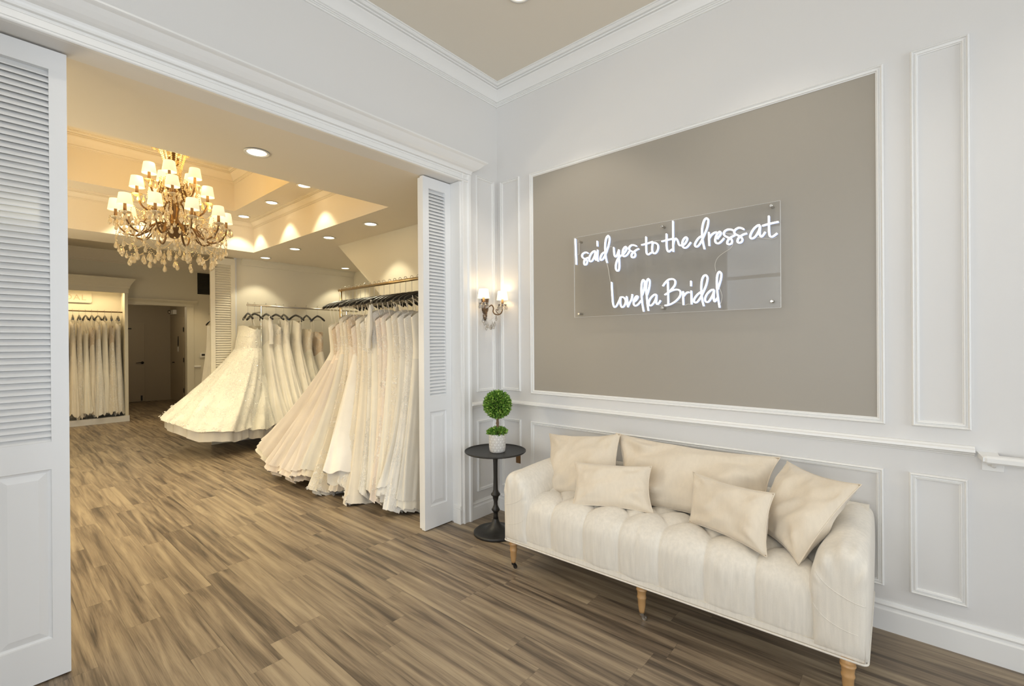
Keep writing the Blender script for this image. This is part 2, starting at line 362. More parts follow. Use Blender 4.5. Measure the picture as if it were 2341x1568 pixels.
# casing round the opening
cp = [(0, 0), (.012, 0), (.016, .006), (.016, .050), (.024, .058), (.024, .085)]
g = G()
def casing_side(y_in, s, h=ZB+.0):
    prof = [(0, 0), (.018, 0), (.020, .004), (.020, .012), (.013, .016), (.013, .052), (.018, .056), (.026, .060), (.026, .080), (0, .080)]
    a = [(p, y_in+s*q, 0) for p, q in prof]; b = [(p, y_in+s*q, h) for p, q in prof]; n = len(a)
    return a+b, [(i, i+1, n+i+1, n+i) for i in range(n-1)]+[tuple(range(n)), tuple(range(2*n-1, n-1, -1))]
g.add(*casing_side(OY1+.006, 1, ZB+.06)); g.add(*casing_side(OY0-.006, -1, ZB+.06)); struct(g.obj('trim_12', M['trim']))
hp = [(0, ZB), (.018, ZB), (.022, ZB+.004), (.022, ZB+.010), (.017, ZB+.011), (.017, ZB+.015), (.0213, ZB+.016), (.0213, ZB+.020), (.0148, ZB+.022), (.0148, ZB+.046), (.0175, ZB+.047), (.0175, ZB+.051), (.0148, ZB+.052), (.0148, ZB+.060), (.0275, ZB+.062), (.0275, ZB+.072), (.030, ZB+.080), (.034, ZB+.088), (.05, ZB+.094), (.066, ZB+.104), (.084, ZB+.122), (.10, ZB+.140), (.112, ZB+.146), (.118, ZB+.150), (.118, ZB+.158), (0, ZB+.158)]
loops = []
for p, z in hp:
    e1, e0 = -.325+max(p-.02, 0), OY0-.085-max(p-.02, 0)
    loops.append([(0, e0, z), (p, e0, z), (p, e1, z), (0, e1, z)])
struct(G().loft(loops, closed=False).obj('trim_13', M['trim'], recalc=False))
# jamb lining with small base block
g = G(); g.box(-.135, .003, OY1-.012, OY1+.01, 0, ZB-.002); g.box(-.135, .003, OY0-.01, OY0+.012, 0, ZB-.002); struct(g.obj('trim_14', M['trim']))
g = G(); g.box(-.07, .008, OY1-.026, OY1-.01, 0, .11); g.box(-.07, .004, OY1-.020, OY1-.01, .11, .135)
struct(g.obj('trim_15', M['trim'], bevel=.003))

def leaf(name, y0, y1, x, z1=2.548, dm='door', z0=.006, t=.036, fold=False, spacing=.0245, zl=(.962, 2.468), zp=(.165, .851)):
    """louvred bifold leaf in plane x, from y0 to y1"""
    st = .053; g = G(); a, b = x-t/2, x+t/2
    g.box(a, b, y0, y0+st, z0, z1); g.box(a, b, y1-st, y1, z0, z1)
    for p, q in ((z0, zp[0]), (zp[1], zl[0]), (zl[1], z1)): g.box(a, b, y0+st, y1-st, p, q)
    o = struct(g.obj(name, M[dm]))
    g = G(); n = round((zl[1]-zl[0])/spacing); hh = (zl[1]-zl[0])/n
    for i in range(n):
        z = zl[0]+hh*(i+.5); h = hh*.57; dx = .013
        for sg in (1,):
            v = [(x-dx, z+h), (x-dx+.004, z+h), (x+dx, z-h+.001), (x+dx, z-h-.003), (x+dx-.004, z-h-.003), (x-dx, z+h-.004)]
            vs = [(p, y0+st-.002, q) for p, q in v]+[(p, y1-st+.002, q) for p, q in v]; m_ = len(v)
            g.add(vs, [(k, (k+1) % m_, m_+(k+1) % m_, m_+k) for k in range(m_)])
    g.obj('louvres', M[dm], o)
    g = G(); i1, i2 = .006, .034
    zz = zp; Y0, Y1 = y0+st, y1-st
    for s in (1, -1):
        xs = lambda d: x+s*d
        loops = [[(xs(d), Y0+i, zz[0]+i), (xs(d), Y1-i, zz[0]+i), (xs(d), Y1-i, zz[1]-i), (xs(d), Y0+i, zz[1]-i)] for i, d in ((0, t/2-.001), (.003, t/2-.007), (.007, t/2-.009), (.012, t/2-.010), (.038, t/2-.003), (.042, t/2-.003))]
        g.loft(loops); l = loops[-1]; g.add(l, [(0, 1, 2, 3)])
    g.obj('raised_panel', M[dm], o, recalc=False)
    return o
leaf('door_1', -.684, -.423, -.112)
leaf('door_2', -2.788, -2.522, -.112)
leaf('door_6', -.672, -.423, -.151); leaf('door_7', -2.788, -2.536, -.151)   # the second, folded-back halves, unseen, added to keep light from the louvre gaps
leaf('door_3', -.722, -.425, -4.57, dm='backwall', z1=2.53, zl=(.96, 2.44), spacing=.032)

# ---------------- back room
XC0, XC1, YC0, YC1, ZC1 = -4.0, -.95, -2.83, -.385, 2.955
X20, X21, Y20, Y21, ZC2 = -3.62, -1.33, -2.47, -.735, 3.42
BL, BR, BX = -3.4, .15, -4.6
g = G()
g.box(XC1, -.13, BL, 1.5, ZB, ZB+.06); g.box(BX, XC0, BL, 1.5, ZB, ZB+.06)
g.box(XC0, XC1, YC1, 1.5, ZB, ZB+.06); g.box(XC0, XC1, BL, YC0, ZB, ZB+.06)
struct(g.obj('ceiling', M['tan']))
g = G()   # first coffer: faces and upper soffit
g.box(XC0-.04, XC0, YC0, YC1, ZB+.0601, ZC1); g.box(XC1, XC1+.04, YC0, YC1, ZB+.0601, ZC1); g.box(XC0-.04, XC1+.04, YC1, YC1+.04, ZB+.0601, ZC1); g.box(XC0-.04, XC1+.04, YC0-.04, YC0, ZB+.0601, ZC1)
struct(g.obj('trim_16', M['tan']))
g = G()
g.box(X21, XC1+.04, YC0-.04, YC1+.04, ZC1, ZC1+.05); g.box(XC0-.04, X20, YC0-.04, YC1+.04, ZC1, ZC1+.05); g.box(X20, X21, Y21, YC1+.04, ZC1, ZC1+.05); g.box(X20, X21, YC0-.04, Y20, ZC1, ZC1+.05)
struct(g.obj('ceiling', M['tan']))
g = G()
g.box(X20-.04, X20, Y20, Y21, ZC1+.0501, ZC2); g.box(X21, X21+.04, Y20, Y21, ZC1+.0501, ZC2); g.box(X20-.04, X21+.04, Y21, Y21+.04, ZC1+.0501, ZC2); g.box(X20-.04, X21+.04, Y20-.04, Y20, ZC1+.0501, ZC2)
struct(g.obj('trim_17', M['tan']))
g = G().box(X20-.04, X21+.04, Y20-.04, Y21+.04, ZC2, ZC2+.05); struct(g.obj('ceiling', M['tan']))
cr = crown_prof(2.866, ZC1, .075); g = G(); g.loft(ring(cr, XC0, XC1, YC0, YC1)); struct(smooth_by(g.obj('trim_18', M['tan'], recalc=False), 25))
cr = crown_prof(3.273, ZC2, .095); g = G(); g.loft(ring(cr, X20, X21, Y20, Y21)); struct(smooth_by(g.obj('trim_19', M['tan'], recalc=False), 25))
# partition wall beside the front rack, cut away on a slope like a stair string
px = [(-.13, 0), (-.13, ZB), (-2.807, ZB), (-2.114, 2.046), (-.35, .75), (-.35, 0)]
g = G(); n = len(px); g.add([(x, BR, z) for x, z in px]+[(x, BR+.1, z) for x, z in px], [tuple(range(n)), tuple(range(2*n-1, n-1, -1))]+[(i, (i+1) % n, n+(i+1) % n, n+i) for i in range(n)])
struct(g.obj('wall_right', M['backwall']))
rect('wall_back', 0, [(BX-.1, BX, -.405, 1.5, 0, ZB), (BX-.1, BX, BL, 1.5, ZB+.06, 3.1)], M['backwall'])
rect('wall_right', 0, [(BX, -.13, 1.4, 1.5, 0, ZB)], M['backwall'])
rect('wall_left', 0, [(-8.5, -.13, BL-.1, BL, 0, 3.1)], M['backwall'])
g = G().add(*run_y([(0, ZB), (0, ZB-.09), (.012, ZB-.088), (.02, ZB-.07), (.055, ZB-.03), (.062, ZB-.012), (.075, ZB-.01), (.075, ZB)], -.335, 1.4, BX)); struct(g.obj('trim_20', M['backwall']))
struct(G().add(*run_y(BP, -.40, 1.4, BX)).obj('baseboard_back', M['trim']))
struct(G().box(BX-.11, BX+.012, -.425, -.395, 0, ZB).obj('trim_21', M['door']))
# far zone
FX = -8.4
rect('ceiling', 0, [(-8.5, BX-.1, BL, .55, 3.05, 3.12)], M['tan'])
rect('wall_back', 0, [(FX-.12, FX, BL, -.96, 0, 3.05), (FX-.12, FX, -.035, .55, 0, 3.05), (FX-.12, FX, -.96, -.035, 2.11, 3.05)], M['backwall'])
rect('wall_right', 0, [(FX, BX-.1, .45, .55, 0, 3.05)], M['backwall'])
struct(smooth_by(G().add(*run_y(crown_prof(2.84, 3.05, .14), BL, .45, FX)).obj('trim_22', M['tan']), 25))
g = G()   # doorway casing
g.box(FX, FX+.025, -.035, .085, 0, 2.11); g.box(FX, FX+.025, -1.008, -.96, 0, 2.11); g.box(FX, FX+.03, -1.008, .085, 2.1101, 2.16)
struct(g.obj('trim_23', M['backwall'], bevel=.004))
g = G().add(*run_y([(0, 2.16), (.03, 2.16), (.04, 2.175), (.07, 2.195), (.085, 2.215), (.085, 2.225), (0, 2.225)], -1.008, .14, FX)); struct(g.obj('trim_24', M['backwall']))
struct(G().add(*run_y([(p*.8, z+.03) for p, z in CR], .085, .20, FX)).obj('trim_25', M['trim']))
# corridor beyond
EX, SY = -11.35, .36
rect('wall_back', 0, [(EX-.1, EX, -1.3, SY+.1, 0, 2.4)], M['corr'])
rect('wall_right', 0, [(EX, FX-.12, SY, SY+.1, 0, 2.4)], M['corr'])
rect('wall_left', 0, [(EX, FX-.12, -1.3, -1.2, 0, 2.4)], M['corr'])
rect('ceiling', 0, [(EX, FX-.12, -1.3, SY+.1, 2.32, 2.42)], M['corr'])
struct(G().box(EX, EX+.012, -.14, SY, 0, .02).obj('baseboard_back', M['corr']))
def lever(parent, p, sy, m=M['iron']):
    g = G(); g.tube([(p[0], p[1], p[2]), (p[0]+.05, p[1], p[2])], .012, 10); g.tube([(p[0]+.045, p[1], p[2]), (p[0]+.05, p[1]+sy*.06, p[2]+.004), (p[0]+.048, p[1]+sy*.13, p[2]-.006)], [.010, .009, .006], 8)
    g.lathe([(.03, 0), (.03, .01)], 16); n = len(g.v)-32
    for k in range(n, n+32): x, y, z = g.v[k]; g.v[k] = (p[0]+z, p[1]+x, p[2]+y)
    return g.obj('door_handle', m, parent, smooth=True)
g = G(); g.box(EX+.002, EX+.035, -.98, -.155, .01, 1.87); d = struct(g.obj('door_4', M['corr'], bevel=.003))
lever(d, (EX+.035, -.20, .93), -1)
G().box(EX+.035, EX+.06, -.235, -.205, .03, .15).obj('kick_stop', M['iron'], d)
G().box(EX+.035, EX+.05, -.46, -.40, 1.72, 1.75).obj('closer', M['iron'], d)
g = G(); g.box(EX+.001, EX+.03, -.153, -.13, 0, 1.8699); g.box(EX+.001, EX+.03, -.98, -.13, 1.87, 1.90); struct(g.obj('trim_26', M['corr']))
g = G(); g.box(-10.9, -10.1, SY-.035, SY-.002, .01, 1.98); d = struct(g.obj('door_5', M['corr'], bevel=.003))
g = G(); g.tube([(-10.84, SY-.035, .93), (-10.84, SY-.08, .93)], .012, 8); g.tube([(-10.84, SY-.08, .93), (-10.72, SY-.085, .93)], .009, 8); g.obj('door_handle', M['iron'], d, smooth=True)
for z in (.25, .95, 1.65): G().box(-10.11, -10.08, SY-.04, SY-.03, z, z+.1).obj('hinge', M['iron'], d)
g = G(); g.box(-10.98, -10.9, SY-.02, SY-.001, 0, 1.9799); g.box(-10.1, -10.02, SY-.02, SY-.001, 0, 1.9799); g.box(-10.98, -10.02, SY-.02, SY-.001, 1.98, 2.05); struct(g.obj('trim_27', M['corr']))
NEON=[[[(0.781,2.066),(0.783,2.001),(0.785,1.939),(0.787,1.886)]],
[[(0.883,1.952),(0.868,1.960),(0.850,1.959),(0.836,1.951),(0.834,1.936),(0.846,1.923),(0.866,1.913),(0.874,1.897),(0.869,1.881),(0.857,1.876),(0.849,1.886),(0.851,1.906),(0.864,1.918),(0.883,1.923)]],
[[(0.939,1.960),(0.923,1.959),(0.906,1.947),(0.892,1.925),(0.890,1.904),(0.899,1.894),(0.913,1.898),(0.927,1.918),(0.936,1.940),(0.939,1.958),(0.935,1.935),(0.938,1.910),(0.944,1.898),(0.955,1.913)]],
[[(0.956,1.966),(0.954,1.932),(0.954,1.905),(0.960,1.887)],[(0.953,2.025),(0.955,1.989)]],
[[(1.010,1.944),(0.991,1.936),(0.978,1.917),(0.974,1.900),(0.982,1.893),(0.996,1.900),(1.011,1.922),(1.028,1.958),(1.041,1.997),(1.045,2.026),(1.040,2.044),(1.032,2.047),(1.020,2.032),(1.013,2.001),(1.011,1.969),(1.014,1.930),(1.019,1.897),(1.026,1.871)]],
[[(1.075,1.966),(1.077,1.937),(1.080,1.913),(1.089,1.902),(1.099,1.913),(1.107,1.930),(1.112,1.946)],[(1.112,1.946),(1.112,1.912),(1.114,1.868),(1.114,1.831),(1.109,1.813),(1.100,1.809),(1.090,1.821),(1.089,1.848),(1.096,1.873),(1.108,1.892),(1.124,1.904)]],
[[(1.124,1.904),(1.140,1.911),(1.159,1.931),(1.167,1.947),(1.162,1.957),(1.151,1.954),(1.140,1.937),(1.137,1.914),(1.143,1.899),(1.156,1.898),(1.171,1.907),(1.185,1.925)]],
[[(1.235,1.950),(1.220,1.958),(1.202,1.962),(1.187,1.954),(1.183,1.942),(1.190,1.930),(1.208,1.919),(1.223,1.909),(1.226,1.894),(1.218,1.883),(1.206,1.883),(1.199,1.892),(1.202,1.906),(1.217,1.918),(1.235,1.928),(1.250,1.932)]],
[[(1.298,2.000),(1.298,1.965),(1.298,1.929),(1.300,1.901),(1.310,1.888),(1.323,1.893),(1.336,1.899)],[(1.268,1.953),(1.304,1.957),(1.341,1.963)]],
[[(1.340,1.953),(1.337,1.932),(1.337,1.910),(1.344,1.894),(1.354,1.889),(1.366,1.897),(1.375,1.916),(1.375,1.935),(1.367,1.948),(1.353,1.954),(1.342,1.955)]],
[[(1.428,1.998),(1.428,1.965),(1.428,1.924),(1.432,1.900),(1.441,1.888),(1.452,1.894),(1.462,1.900)],[(1.398,1.956),(1.434,1.960),(1.470,1.962)]],
[[(1.468,2.068),(1.468,1.998),(1.468,1.932),(1.469,1.884)],[(1.469,1.927),(1.473,1.947),(1.481,1.959),(1.489,1.958),(1.496,1.944),(1.502,1.924),(1.511,1.915),(1.518,1.916)]],
[[(1.522,1.914),(1.535,1.920),(1.548,1.937),(1.552,1.951),(1.546,1.959),(1.535,1.955),(1.525,1.940),(1.522,1.922),(1.527,1.905),(1.538,1.897),(1.551,1.901),(1.562,1.912),(1.573,1.926)]],
[[(1.633,1.952),(1.616,1.943),(1.602,1.925),(1.595,1.909),(1.599,1.898),(1.608,1.895),(1.621,1.905),(1.636,1.930),(1.652,1.964),(1.665,1.996),(1.671,2.024),(1.670,2.042),(1.660,2.049),(1.649,2.040),(1.641,2.017),(1.636,1.986),(1.637,1.952),(1.642,1.912),(1.650,1.875)]],
[[(1.674,1.968),(1.675,1.927),(1.676,1.890)],[(1.676,1.934),(1.689,1.951),(1.705,1.960),(1.718,1.960)]],
[[(1.718,1.922),(1.729,1.935),(1.738,1.948),(1.737,1.958),(1.729,1.960),(1.718,1.949),(1.710,1.931),(1.708,1.912),(1.715,1.900),(1.727,1.897),(1.740,1.905),(1.756,1.922)]],
[[(1.804,1.956),(1.792,1.963),(1.777,1.966),(1.761,1.961),(1.754,1.949),(1.759,1.935),(1.774,1.923),(1.790,1.914),(1.797,1.901),(1.794,1.887),(1.782,1.883),(1.772,1.890),(1.774,1.904),(1.785,1.917),(1.801,1.925),(1.812,1.929)]],
[[(1.858,1.953),(1.845,1.962),(1.830,1.966),(1.814,1.959),(1.808,1.948),(1.813,1.936),(1.829,1.924),(1.843,1.913),(1.850,1.900),(1.845,1.887),(1.833,1.884),(1.825,1.892),(1.827,1.906),(1.838,1.918),(1.855,1.926),(1.872,1.929)]],
[[(1.936,1.963),(1.925,1.963),(1.908,1.951),(1.893,1.928),(1.888,1.910),(1.893,1.899),(1.904,1.899),(1.918,1.912),(1.931,1.936),(1.937,1.960),(1.935,1.937),(1.935,1.914),(1.941,1.902),(1.949,1.905),(1.961,1.923)]],
[[(1.978,2.004),(1.978,1.966),(1.979,1.921),(1.982,1.900),(1.991,1.892),(2.003,1.897),(2.017,1.907)],[(1.947,1.957),(1.978,1.962),(2.023,1.965)]],
[[(1.058,1.740),(1.060,1.690),(1.063,1.642),(1.067,1.599),(1.076,1.577),(1.088,1.579),(1.101,1.597),(1.116,1.624),(1.121,1.638)]],
[[(1.122,1.638),(1.119,1.619),(1.121,1.591),(1.129,1.573),(1.142,1.575),(1.154,1.594),(1.156,1.616),(1.146,1.633),(1.134,1.637),(1.123,1.637)]],
[[(1.164,1.640),(1.168,1.612),(1.172,1.574),(1.173,1.574),(1.185,1.597),(1.198,1.621),(1.204,1.651)]],
[[(1.211,1.601),(1.227,1.610),(1.240,1.628),(1.238,1.636),(1.227,1.633),(1.214,1.613),(1.211,1.595),(1.215,1.581),(1.226,1.576),(1.242,1.584),(1.263,1.607)]],
[[(1.269,1.639),(1.279,1.665),(1.286,1.696),(1.287,1.723),(1.280,1.734),(1.272,1.729),(1.266,1.707),(1.264,1.671),(1.266,1.628),(1.271,1.582),(1.279,1.537)]],
[[(1.301,1.637),(1.312,1.667),(1.319,1.702),(1.319,1.727),(1.312,1.737),(1.304,1.731),(1.298,1.709),(1.296,1.671),(1.300,1.626),(1.304,1.580),(1.310,1.540)]],
[[(1.362,1.637),(1.347,1.636),(1.328,1.621),(1.315,1.600),(1.312,1.582),(1.321,1.572),(1.332,1.574),(1.349,1.593),(1.360,1.617),(1.363,1.636),(1.362,1.610),(1.361,1.588),(1.368,1.577),(1.379,1.585),(1.388,1.600)]],
[[(1.403,1.685),(1.420,1.707),(1.440,1.721),(1.462,1.722),(1.476,1.715),(1.480,1.699),(1.473,1.680),(1.455,1.660),(1.437,1.644),(1.415,1.631)],[(1.437,1.645),(1.464,1.655),(1.490,1.657),(1.507,1.649),(1.511,1.632),(1.503,1.611),(1.481,1.589),(1.454,1.574),(1.432,1.568),(1.415,1.567)],[(1.434,1.712),(1.435,1.649),(1.436,1.570)]],
[[(1.526,1.644),(1.526,1.603),(1.527,1.563)],[(1.529,1.615),(1.538,1.627),(1.550,1.635),(1.562,1.635)]],
[[(1.573,1.644),(1.574,1.604),(1.575,1.564)],[(1.572,1.701),(1.572,1.670)]],
[[(1.627,1.632),(1.608,1.619),(1.591,1.597),(1.588,1.582),(1.594,1.574),(1.605,1.575),(1.622,1.595),(1.640,1.629),(1.657,1.669),(1.665,1.705),(1.661,1.722),(1.653,1.726),(1.642,1.720),(1.634,1.700),(1.630,1.665),(1.631,1.623),(1.636,1.581),(1.644,1.550)]],
[[(1.700,1.640),(1.684,1.638),(1.664,1.621),(1.652,1.599),(1.651,1.583),(1.658,1.573),(1.670,1.574),(1.684,1.593),(1.696,1.618),(1.700,1.638),(1.698,1.608),(1.699,1.584),(1.703,1.573),(1.711,1.581),(1.720,1.594)]],
[[(1.720,1.639),(1.729,1.667),(1.737,1.696),(1.740,1.724),(1.732,1.737),(1.723,1.732),(1.717,1.712),(1.715,1.678),(1.717,1.637),(1.722,1.590),(1.727,1.555),(1.730,1.537)]],
]
WIRES=[[(0.809,2.040),(0.808,2.000),(0.807,1.958),(0.785,1.956)],
[(1.018,1.873),(1.032,1.821),(1.043,1.756)],
[(1.801,1.896),(1.798,1.877),(1.783,1.858),(1.751,1.841),(1.723,1.821),(1.709,1.798),(1.705,1.774),(1.709,1.743)],
[(1.023,1.869),(1.031,1.837),(1.038,1.793),(1.046,1.742)],
[(1.722,1.661),(1.734,1.631),(1.741,1.606),(1.739,1.576),(1.729,1.550),(1.727,1.538)],
[(1.369,1.574),(1.383,1.568),(1.403,1.566)],
[(1.472,1.581),(1.491,1.579),(1.513,1.575)],
[(1.523,1.565),(1.539,1.562),(1.551,1.567),(1.566,1.564)],
[(1.342,1.965),(1.368,1.966),(1.391,1.964)],
[(1.035,1.976),(1.061,1.972)],
[(1.921,1.901),(1.943,1.894),(1.974,1.885),(1.994,1.882),(2.012,1.887)],
[(1.758,1.950),(1.779,1.943),(1.801,1.936)]]
# ================================================================ SOFA
def clamp(x, a=0, b=1): return max(a, min(b, x))
def sstep(a, b, x): t = clamp((x-a)/(b-a)); return t*t*(3-2*t)
def sofa():
    t = thing('sofa', 'long ivory tufted linen sofa on turned wooden castor legs under the neon sign', 'sofa', (1.545, -.355, 0), .020)
    ox, oy = 1.545, -.40
    XL, XR = .83, 2.235
    # seat: profile in (y,z), swept along x with channels on the front and diamond tufts on top
    prof = [(-.150, .42), (-.25, .423), (-.35, .426), (-.45, .430), (-.54, .433), (-.62, .432), (-.675, .424), (-.708, .398), (-.724, .355), (-.726, .26), (-.716, .175), (-.70, .168), (-.15, .168)]
    # dense sample by arc length
    def sample(pr, n):
        d = [0]
        for i in range(len(pr)-1): d.append(d[-1]+math.dist(pr[i], pr[i+1]))
        out = []
        for k in range(n+1):
            s = d[-1]*k/n; i = 0
            while i < len(d)-2 and s > d[i+1]: i += 1
            f = (s-d[i])/(d[i+1]-d[i]); out.append((pr[i][0]+(pr[i+1][0]-pr[i][0])*f, pr[i][1]+(pr[i+1][1]-pr[i][1])*f, s))
        return out, d
    top = smoothline([(y, z, 0) for y, z in prof[:11]], 8); P, d = sample([(p.x, p.y) for p in top], 120)
    sedge = .53; pitch = .205; u0 = 1.015
    nx = 300; vs = []; fs = []
    sb = sedge-.075
    def disp(u, s):
        a = (u-u0)/pitch
        if s > sb:   # front channel, running up over the edge to the first row of buttons
            e = abs(math.sin(PI*a)); k = sstep(0, .10, s-sb)
            return (.028*(1-k)+.017*k)*(e**(.75-.42*k))-.004*(1-k)
        return disp_top(a, s)
    def disp_top(a, s):
        r = (sb-s)/.125      # rows
        c1, c2 = (a+r/1.0*.5), (a-r*.5)
        e1, e2 = abs(math.sin(PI*c1)), abs(math.sin(PI*c2))
        return .028*(e1*e2)**.375-.004
    for j in range(nx+1):
        x = XL-.05+(XR-XL+.10)*j/nx
        for k, (y, z, s) in enumerate(P):
            p0 = P[max(k-1, 0)]; p1 = P[min(k+1, len(P)-1)]; ty, tz = p1[0]-p0[0], p1[1]-p0[1]; L = math.hypot(ty, tz) or 1
            ny, nz = tz/L, -ty/L
            h = disp(x, s)*sstep(0, .05, d[-1]-s+.012)
            crown = .012*math.sin(PI*clamp((x-XL)/(XR-XL)))*sstep(.05, .4, s)*(1-sstep(.38, .62, s)*.8)
            w_ = .003*mnoise.noise(Vector((x*11, s*9, 3)))+.0015*mnoise.noise(Vector((x*40, s*14, 5)))
            vs.append((x-ox, y+ny*(h+w_+crown)-oy, z+nz*(h+w_+crown)))
    m = len(P)
    for j in range(nx):
        for k in range(m-1): fs.append((j*m+k, j*m+k+1, (j+1)*m+k+1, (j+1)*m+k))
    g = G().add(vs, fs); g.obj('seat', M['sofa'], t, smooth=True)
    # outer base apron that carries on under the arms
    g = G(); g.loft([[(x-ox, y-oy, z) for x, y in ((.695, -.735), (2.40, -.735), (2.405, -.10), (.69, -.10))] for z in (.172, .20)]); g.add([( x-ox, y-oy, .172) for x, y in ((.695, -.735), (2.40, -.735), (2.405, -.10), (.69, -.10))], [(0, 1, 2, 3)]); g.add([( x-ox, y-oy, .20) for x, y in ((.695, -.735), (2.40, -.735), (2.405, -.10), (.69, -.10))], [(0, 1, 2, 3)])
    g.obj('base_frame', M['sofa'], t)
    # piping along the bottom edge
    def rr(x0, x1, y0, y1, r, z):
        pts = []
        for cx, cy, a0 in ((x1-r, y0+r, -90), (x1-r, y1-r, 0), (x0+r, y1-r, 90), (x0+r, y0+r, 180)):
            for k in range(6): a = math.radians(a0+90*k/5); pts.append((cx+r*math.cos(a)-ox, cy+r*math.sin(a)-oy, z))
        return pts+[pts[0]]
    G().tube(rr(.684, 2.410, -.745, -.085, .02, .174), .004, 8, cap=False).obj('piping', M['sofa'], t, smooth=True)
    # arms: rolled, closed loft along y
    def arm(side):
        cx = XL if side < 0 else XR
        xo = .684 if side < 0 else 2.410; s = side
        W = abs(xo-cx)+.01
        def section(k):   # k 0 front..1 back ; returns closed loop in (d,z), d = distance inward from outer side
            top = .565+.012*math.sin(PI*k)+ .012*k
            bul = 1.0
            return [(0.0, .172), (-.004, .30), (-.006, .42), (-.004, top-.06), (.006, top-.022), (.03, top-.004), (.065, top+.004), (.10, top-.004), (.135, top-.03), (.162, top-.072), (.178, top-.125), (.182, top-.175), (.178, .36), (.172, .26), (.17, .172)]
        ys = [(-.700, .72), (-.722, .80), (-.737, .90), (-.745, .97), (-.742, 1.0), (-.70, 1.0), (-.60, 1), (-.5, 1), (-.4, 1), (-.3, 1), (-.2, 1), (-.12, 1)]
        loops = []
        yl = [(-.752, .30), (-.7515, .42), (-.751, .55), (-.749, .7), (-.745, .84), (-.738, .92), (-.727, .97), (-.712, 1.0), (-.69, 1.012), (-.66, 1.01)]+[(-.6+.05*i, 1) for i in range(10)]+[(-.09, .98)]
        for y, sc in yl:
            k = clamp((y+.74)/.65); sec = section(k); cd, cz = .088, .38
            lp = smoothline([(a, b, 0) for a, b in sec], 4)
            L = []
            for q in lp:
                dd = cd+(q.x-cd)*sc; zz = cz+(q.y-cz)*sc
                # inner tufts
                if q.x > .1 and y > -.66:
                    aa = (y+.62)/.2; bb = (q.y-.40)/.13; e = (abs(math.sin(PI*(aa+bb*.5)))*abs(math.sin(PI*(aa-bb*.5))))**.4
                    dd += .012*(e-.6)*sstep(.1, .15, q.x)
                # gathered folds at the front roll
                if q.y > .45 and y < -.6:
                    dd += 0; zz += .0035*math.sin(q.x*120+q.y*30)*sstep(-.6, -.70, y)
                an_ = math.atan2(q.y-.40, q.x-.088); fd = .0045*math.sin(an_*11+side)*math.exp(-((sc-.86)/.16)**2)*sstep(.0, .5, math.sin(an_)) if y < -.64 else 0
                L.append((xo-s*dd-ox, y-fd-oy, zz+fd*.6))
            loops.append(L)
        g = G(); g.loft(loops); n = len(loops[0])
        for l in (loops[0], loops[-1]): g.add(l, [tuple(range(n))])
        a = g.obj('arm', M['sofa'], t, smooth=True)
        # curved seams across the arm front and the welt down its outer corner
        sec0 = smoothline([(a_, b_, 0) for a_, b_ in section(0)], 4)
        def fy(d, z):
            dd, dz = d-.088, z-.38; an = math.atan2(dz, dd); L0 = math.hypot(dd, dz)
            best = min(sec0, key=lambda q: abs(math.atan2(math.sin(math.atan2(q.y-.38, q.x-.088)-an), math.cos(math.atan2(q.y-.38, q.x-.088)-an))))
            sc = clamp(L0/math.hypot(best.x-.088, best.y-.38), .31, 1.0)
            ps = [(s_, y_) for y_, s_ in yl[:8]]
            for (s0, y0), (s1, y1) in zip(ps, ps[1:]):
                if s0 <= sc <= s1: return y0+(y1-y0)*(sc-s0)/(s1-s0)
            return ps[-1][1]
        for pts in ([(.165, .475), (.12, .43), (.06, .40), (.006, .385)], [(.176, .36), (.14, .315), (.08, .285), (.006, .275)]):
            G().tube([(xo-s*q.x-ox, fy(q.x, q.y)-.0005-oy, q.y) for q in smoothline([(p[0], p[1], 0) for p in pts], 5)], .0014, 6).obj('seam', M['sofa'], a, smooth=True)
        G().tube([(xo-s*.008-ox, -.738-oy, z) for z in (.175, .25, .32, .40, .47, .51)], .003, 6).obj('piping', M['sofa'], a, smooth=True)
    arm(-1); arm(1)
    # back
    loops = []
    for i in range(61):
        x = .70+(2.395-.70)*i/60; L = []
        for y, z in ((-.19, .40), (-.205, .48), (-.20, .54), (-.175, .575), (-.13, .585), (-.09, .57), (-.075, .53), (-.07, .40), (-.07, .172), (-.15, .172)):
            L.append((x-ox, y-oy, z))
        loops.append([tuple(q) for q in smoothline([Vector(p) for p in L], 3)])
    g = G(); g.loft(loops); n = len(loops[0])
    for l in (loops[0], loops[-1]): g.add(l, [tuple(range(n))])
    g.obj('back', M['sofa'], t, smooth=True)
    # tuft buttons
    for r in (0, 1, 2, 3):
        for i in range(-1, 8):
            x = u0+pitch*(i+.5*(r % 2)); s_ = sb-.125*r; y = -.150-s_
            if XL+.03 < x < XR-.02 and y < -.17: G().lathe([(.0, .004), (.006, .003), (.009, -.003)], 10, (x-ox, y-oy, .428)).obj('tuft_button', M['sofa'], t, smooth=True)
